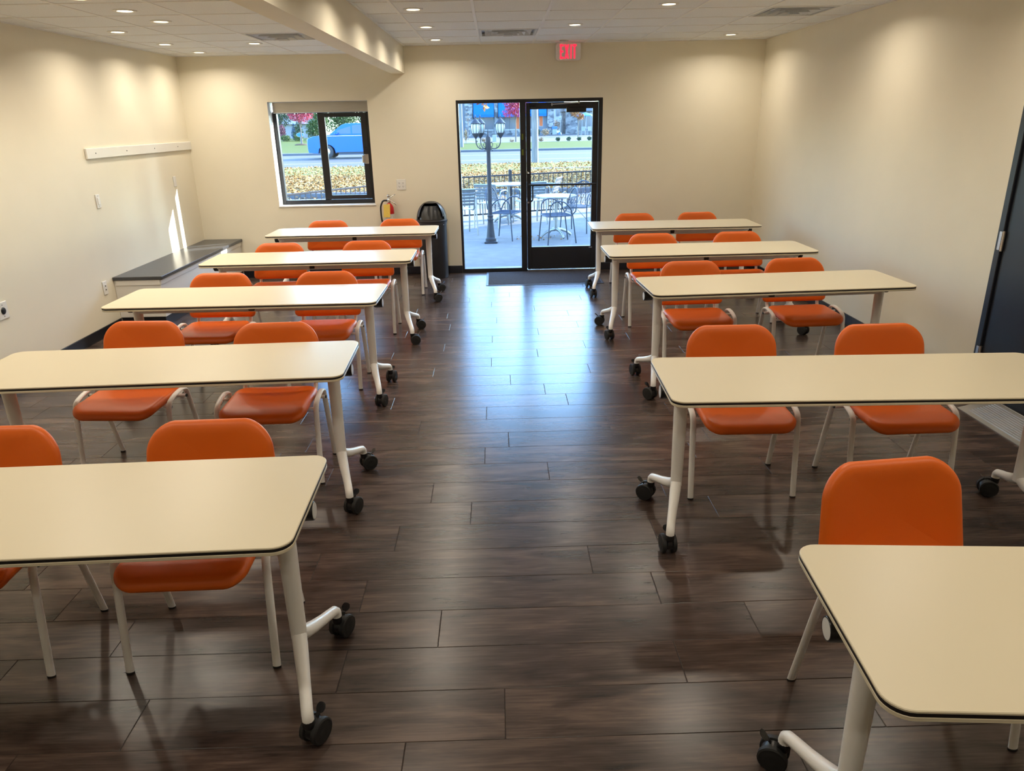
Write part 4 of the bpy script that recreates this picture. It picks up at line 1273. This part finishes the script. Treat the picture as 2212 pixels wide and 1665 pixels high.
for k, (x, r_) in enumerate(((4.06, .21), (5.57, .21), (6.54, .20), (7.47, .20), (8.40, .20))):
    tree('ball_shrub', x, 69.2, .02, .1, [(0, 0, .18, r_ * 1.05, r_, .18)], 420, .045, 'tanleaf' if k == 0 else 'darkleaf', ('pale clipped shrub beside the wooden pole' if k == 0 else 'dark ball shrub by the parking lot, %s right of the pole' % ('first', 'second', 'third', 'fourth')[k - 1]), 'shrub', 'ball shrubs along the lot')
tree('tan_shrub', -2.54, 66, .02, .3, [(0, 0, .75, .14, .14, .50)], 260, .06, 'tanleaf', 'tall tan grass clump beside the thin pole', 'shrub')
tree('low_bush', 1.42, 69, .02, .05, [(0, 0, .15, .24, .2, .15)], 160, .05, 'tanleaf', 'low tan bush at the foot of the red maple', 'shrub')
tree('low_bush', -1.71, 69, .02, .05, [(0, 0, .12, .10, .1, .12)], 100, .035, 'darkleaf', 'tiny dark bush left of the lamp post', 'shrub')
tree('low_bush', -1.1, 69.5, .02, .05, [(0, 0, .22, .22, .2, .2)], 200, .05, 'tanleaf', 'reddish bush behind the lamp post', 'shrub')
tree('round_bush', 5.75, 90, .02, .1, [(0, 0, .48, .50, .4, .38)], 500, .07, 'tanleaf', 'round tan bush left of the blue-lidded bin', 'shrub', z=.0)
tree('round_bush', 5.0, 91.6, .02, .1, [(0, 0, .45, .30, .3, .38)], 350, .06, 'darkleaf', 'dark bush just right of the wooden pole', 'shrub')
tree('gap_shrubs', 9.0, 108, .05, .4, [(-.6, 0, 1.0, .55, .5, .8), (.3, 0, 1.1, .6, .5, .9), (.9, 0, .8, .4, .4, .6)], 900, .09, 'tanleaf', 'tall tan shrubs in the gap between the far buildings', 'shrub', z=.1)
tree('bare_sapling', -2.82, 80, .025, 2.4, [(0, 0, 2.1, .35, .3, .7)], 70, .05, 'tanleaf', 'thin bare sapling before the stone pillar', 'tree')

# ---- truck
t = empty('pickup_truck', (-10.66, 44.8, -.02), label='blue pickup truck passing on the road', cat='truck')
prof = [(0.02, .50), (.05, .34), (.55, .30), (.62, .55), (.80, .72), (1.06, .80), (1.34, .72), (1.50, .55), (1.56, .30), (4.0, .30), (4.05, .55), (4.22, .72), (4.46, .80), (4.74, .72), (4.90, .55), (4.96, .36), (5.60, .42), (5.66, 1.22), (3.75, 1.26), (3.62, 1.30), (1.32, 1.30), (.85, 1.26), (.35, 1.22), (.06, 1.12), (0.0, .85)]
m = MB()
m.loft([[(x, y_, z_) for x, z_ in [(x + (.03 if k_ in (0, 3) else 0), z_) for x, z_ in prof]] for k_, y_ in enumerate((-.95, -.90, .90, .95))])
m.build('body', 'truck', t, ang=.4)
cab = [(1.28, 1.29), (1.98, 1.80), (2.25, 1.88), (3.45, 1.89), (3.70, 1.80), (3.82, 1.29)]
cab_i = [(1.36, 1.29), (2.02, 1.79), (2.28, 1.87), (3.42, 1.88), (3.66, 1.79), (3.76, 1.29)]
MB().loft([[(x, -.90 + (.12 if z_ > 1.5 else 0), z_) for x, z_ in cab_i], [(x, -.86 + (.12 if z_ > 1.5 else 0), z_) for x, z_ in cab], [(x, .86 - (.12 if z_ > 1.5 else 0), z_) for x, z_ in cab], [(x, .90 - (.12 if z_ > 1.5 else 0), z_) for x, z_ in cab_i]]).build('cab', 'truck', t, ang=.4)
for pts in ([(1.52, 1.33), (2.06, 1.74), (2.50, 1.80), (2.50, 1.33)], [(2.58, 1.33), (2.58, 1.80), (3.35, 1.80), (3.58, 1.70), (3.66, 1.33)]):
    for sy in (-1, 1):
        def fy(z_): return sy * (.895 - .115 * max(0, min(1, (z_ - 1.3) / .5)))
        MB().loft([[(x, fy(z_) - .008, z_) for x, z_ in pts], [(x, fy(z_) + .012, z_) for x, z_ in pts]]).build('side_window', 'carglass', t, False)
for xx in (1.06, 4.48):
    for sy in (-1, 1):
        wh = MB().lathe([(.16, .0), (.30, .0), (.375, .03), (.385, .08), (.385, .18), (.36, .23), (.16, .23)], 24, (xx, sy * .95 - (.23 if sy > 0 else 0), .385), 'y').build('wheel', 'tyre', t)
        MB().lathe([(.0, -.012), (.09, -.012), (.20, .0), (.22, .04)], 18, (xx, -.95 if sy < 0 else .95, .385), 'y').build('hub', 'chrome', wh)
m = MB(); m.box(-.005, .10, -.93, -.55, .93, 1.08, .02); m.build('headlight', 'linewhite', t)
m = MB(); m.box(1.62, 1.80, -1.10, -.93, 1.30, 1.44, .03); m.build('side_mirror', 'truck', t)
m = MB(); m.box(1.0, 3.9, -.965, -.94, 1.215, 1.235, .005); m.build('belt_molding', 'chrome', t)
MB().box(1.60, 3.95, -.98, -.88, .29, .36, .02).build('running_board', 'tyre', t)

# ---- far shop
t = empty('far_shop', (0, 95, .1), label='stone and siding shop with blue awnings across the road', cat='building')
MB().box(-7.0, 7.1, .0, 8, -.1, 6.0).build('wall', 'siding', t, False)
for x0, x1 in ((-3.66, -2.70), (-.10, .33), (6.32, 7.14)):
    MB().box(x0, x1, -.45, .1, -.1, 5.6, .03).build('stone_pillar', 'stone', t)
for x0, x1 in ((-2.60, -.14), (.40, 4.9), (5.28, 6.20)):
    MB().prism([(-.9, 2.15), (-.85, 2.15), (-.85, 2.42), (.0, 4.1), (-.02, 4.15), (-.9, 2.45)], x0, x1, lambda u, w_, a: (a, u, w_)).build('awning', 'awning', t, False)
MB().box(-2.65, 5.2, -.12, .02, -.1, .58).build('stone_base', 'stone', t, False)
MB().box(-2.65, 5.2, -.16, .02, .58, .68).build('ledge', 'housewhite', t, False)
for x0, x1, m_ in ((-2.50, -1.45, 'cream'), (-1.35, -.25, 'winglass'), (.45, 1.10, 'winglass'), (1.18, 1.68, 'winglass'), (1.76, 2.45, 'winglass'), (2.52, 2.90, 'poster'), (2.98, 3.7, 'winglass'), (3.8, 4.8, 'winglass')):
    fr = MB().box(x0 - .06, x1 + .06, -.05, .02, .68, 2.38).build('window', 'housewhite', t, False)
    MB().box(x0, x1, -.06, -.045, .74, 2.30).build('pane', m_, fr, False)
fr = MB().box(5.30, 5.84, -.05, .02, .95, 2.22).build('window', 'housewhite', t, False)
MB().box(5.37, 5.77, -.06, -.045, 1.02, 2.16).build('pane', 'poster', fr, False)
t = empty('far_annex', (0, 97, .1), label='dark stone annex behind the blue umbrella', cat='building')
MB().box(8.75, 18, 0, 8, -.1, 2.65).build('wall', 'stone', t, False)
MB().box(8.6, 18.2, -.3, 8.2, 2.65, 3.0).build('fascia', 'siding', t, False)
for x0 in (10.3, 10.85, 11.4, 12.0):
    fr = MB().box(x0 - .04, x0 + .52, -.05, .02, .3, 2.3).build('window', 'housewhite', t, False)
    MB().box(x0 + .02, x0 + .46, -.06, -.045, .36, 2.24).build('pane', 'winglass', fr, False)
t = empty('far_house', (10.7, 130, .1), label='pale house in the gap between the far buildings', cat='building')
MB().box(-1.6, 1.6, 0, 5, -.1, 3.6).build('wall', 'housewhite', t, False)
MB().prism([(-1.9, 3.6), (1.9, 3.6), (0, 5.0)], -.2, 5.2, lambda u, w_, a: (u, a, w_)).build('roof', 'siding', t, False)
fr = MB().box(-.55, .05, -.06, .02, 2.2, 3.3).build('window', 'siding', t, False)
MB().box(-.48, -.02, -.08, -.055, 2.28, 3.22).build('pane', 'winglass', fr, False)
t = empty('white_house', (-28.6, 110, .01), label='long white house wall seen through the window', cat='building')
MB().box(-2.6, 3.0, 0, 6, -.1, 1.9).build('wall', 'housewhite', t, False)
MB().prism([(-.4, 1.9), (6.4, 1.9), (3.0, 3.2)], -2.8, 3.2, lambda u, w_, a: (a, u, w_)).build('roof', 'siding', t, False)

# ---- umbrella set, bin, signs
t = empty('patio_umbrella', (10.2, 88, .1), label='blue patio umbrella before the far annex', cat='umbrella')
m = MB(); m.lathe([(1.05, 2.02), (1.02, 2.10), (.55, 2.28), (.06, 2.40), (0, 2.42)], 12); m.build('canopy', 'umbrella', t, False)
MB().tube([(0, 0, 0), (0, 0, 2.4)], .03, 8).build('pole', 'housewhite', t)
MB().lathe([(.45, .72), (.45, .76)], 16).build('table_top', 'greybin', t)
for k, (dx, dy, rz) in enumerate(((-.75, -.2, 90), (-.28, -.5, 170), (.35, -.6, 190), (.85, .1, 270))):
    c = empty('cafe_chair', (10.2 + dx, 88 + dy, .1), R(rz), label='grey cafe chair under the blue umbrella, %s from the left' % ('first', 'second', 'third', 'fourth')[k], cat='chair', group='cafe chairs under the umbrella')
    MB().box(-.22, .22, -.22, .22, .42, .46, .01).build('seat', 'greybin', c)
    MB().box(-.22, .22, .18, .22, .46, .92, .01).build('backrest', 'greybin' if k % 2 else 'housewhite', c)
    for sx in (-1, 1):
        for sy in (-1, 1): MB().box(sx * .19 - .02, sx * .19 + .02, sy * .19 - .02, sy * .19 + .02, 0, .42).build('leg', 'greybin', c, False)
t = empty('recycling_bin', (7.16, 94.2, .1), label='grey bin with a blue lid beside the stone pillar', cat='trash can')
MB().box(-.26, .27, -.25, .25, 0, .66, .02).build('bin_body', 'greybin', t)
m = MB(); m.loft([[(-.30, -.29, .66), (.31, -.29, .66), (.31, .29, .66), (-.30, .29, .66)], [(-.28, -.27, .92), (.30, -.27, .96), (.30, .27, .96), (-.28, .27, .92)]]); m.build('lid', 'bluebin', t, False)
t = empty('lot_sign', (7.78, 93.6, .1), label='small white sign on a post with a blue cone base', cat='sign')
MB().lathe([(.23, 0), (.21, .04), (.13, .26), (.05, .30), (0, .30)], 14).build('cone_base', 'bluebin', t)
MB().tube([(0, 0, .28), (0, 0, 2.05)], .025, 8).build('post', 'greybin', t)
o = rr(.34, .42, .04, 4)
MB().loft([[(x, -.03, 1.92 + y) for x, y in o], [(x, -.045, 1.92 + y) for x, y in o]]).build('sign_panel', 'housewhite', t, False)
MB().box(-.09, .09, -.05, -.046, 1.80, 1.86).build('sign_mark', 'bluebin', t, False)
t = empty('oval_sign', (-20.05, 80, 0), label='blue oval sign on a post behind the red maple trunk', cat='sign')
def oval(a, b_, y_): return [(a * math.cos(q * math.pi / 14), y_, .86 + b_ * math.sin(q * math.pi / 14)) for q in range(28)]
MB().loft([oval(.40, .225, -.02), oval(.40, .225, .02)]).build('sign_rim', 'housewhite', t)
MB().loft([oval(.34, .185, -.035), oval(.34, .185, -.02)]).build('sign_panel', 'umbrella', t)
MB().box(-.04, .04, .02, .08, -.05, .9).build('post', 'housewhite', t)
t = tag(MB().box(-.2, .2, -.2, .2, 0, .6, .03).build('utility_box', 'greybin', None, True, (-.1, 72, 0)), 'pale utility box behind the lamp post', 'utility box')
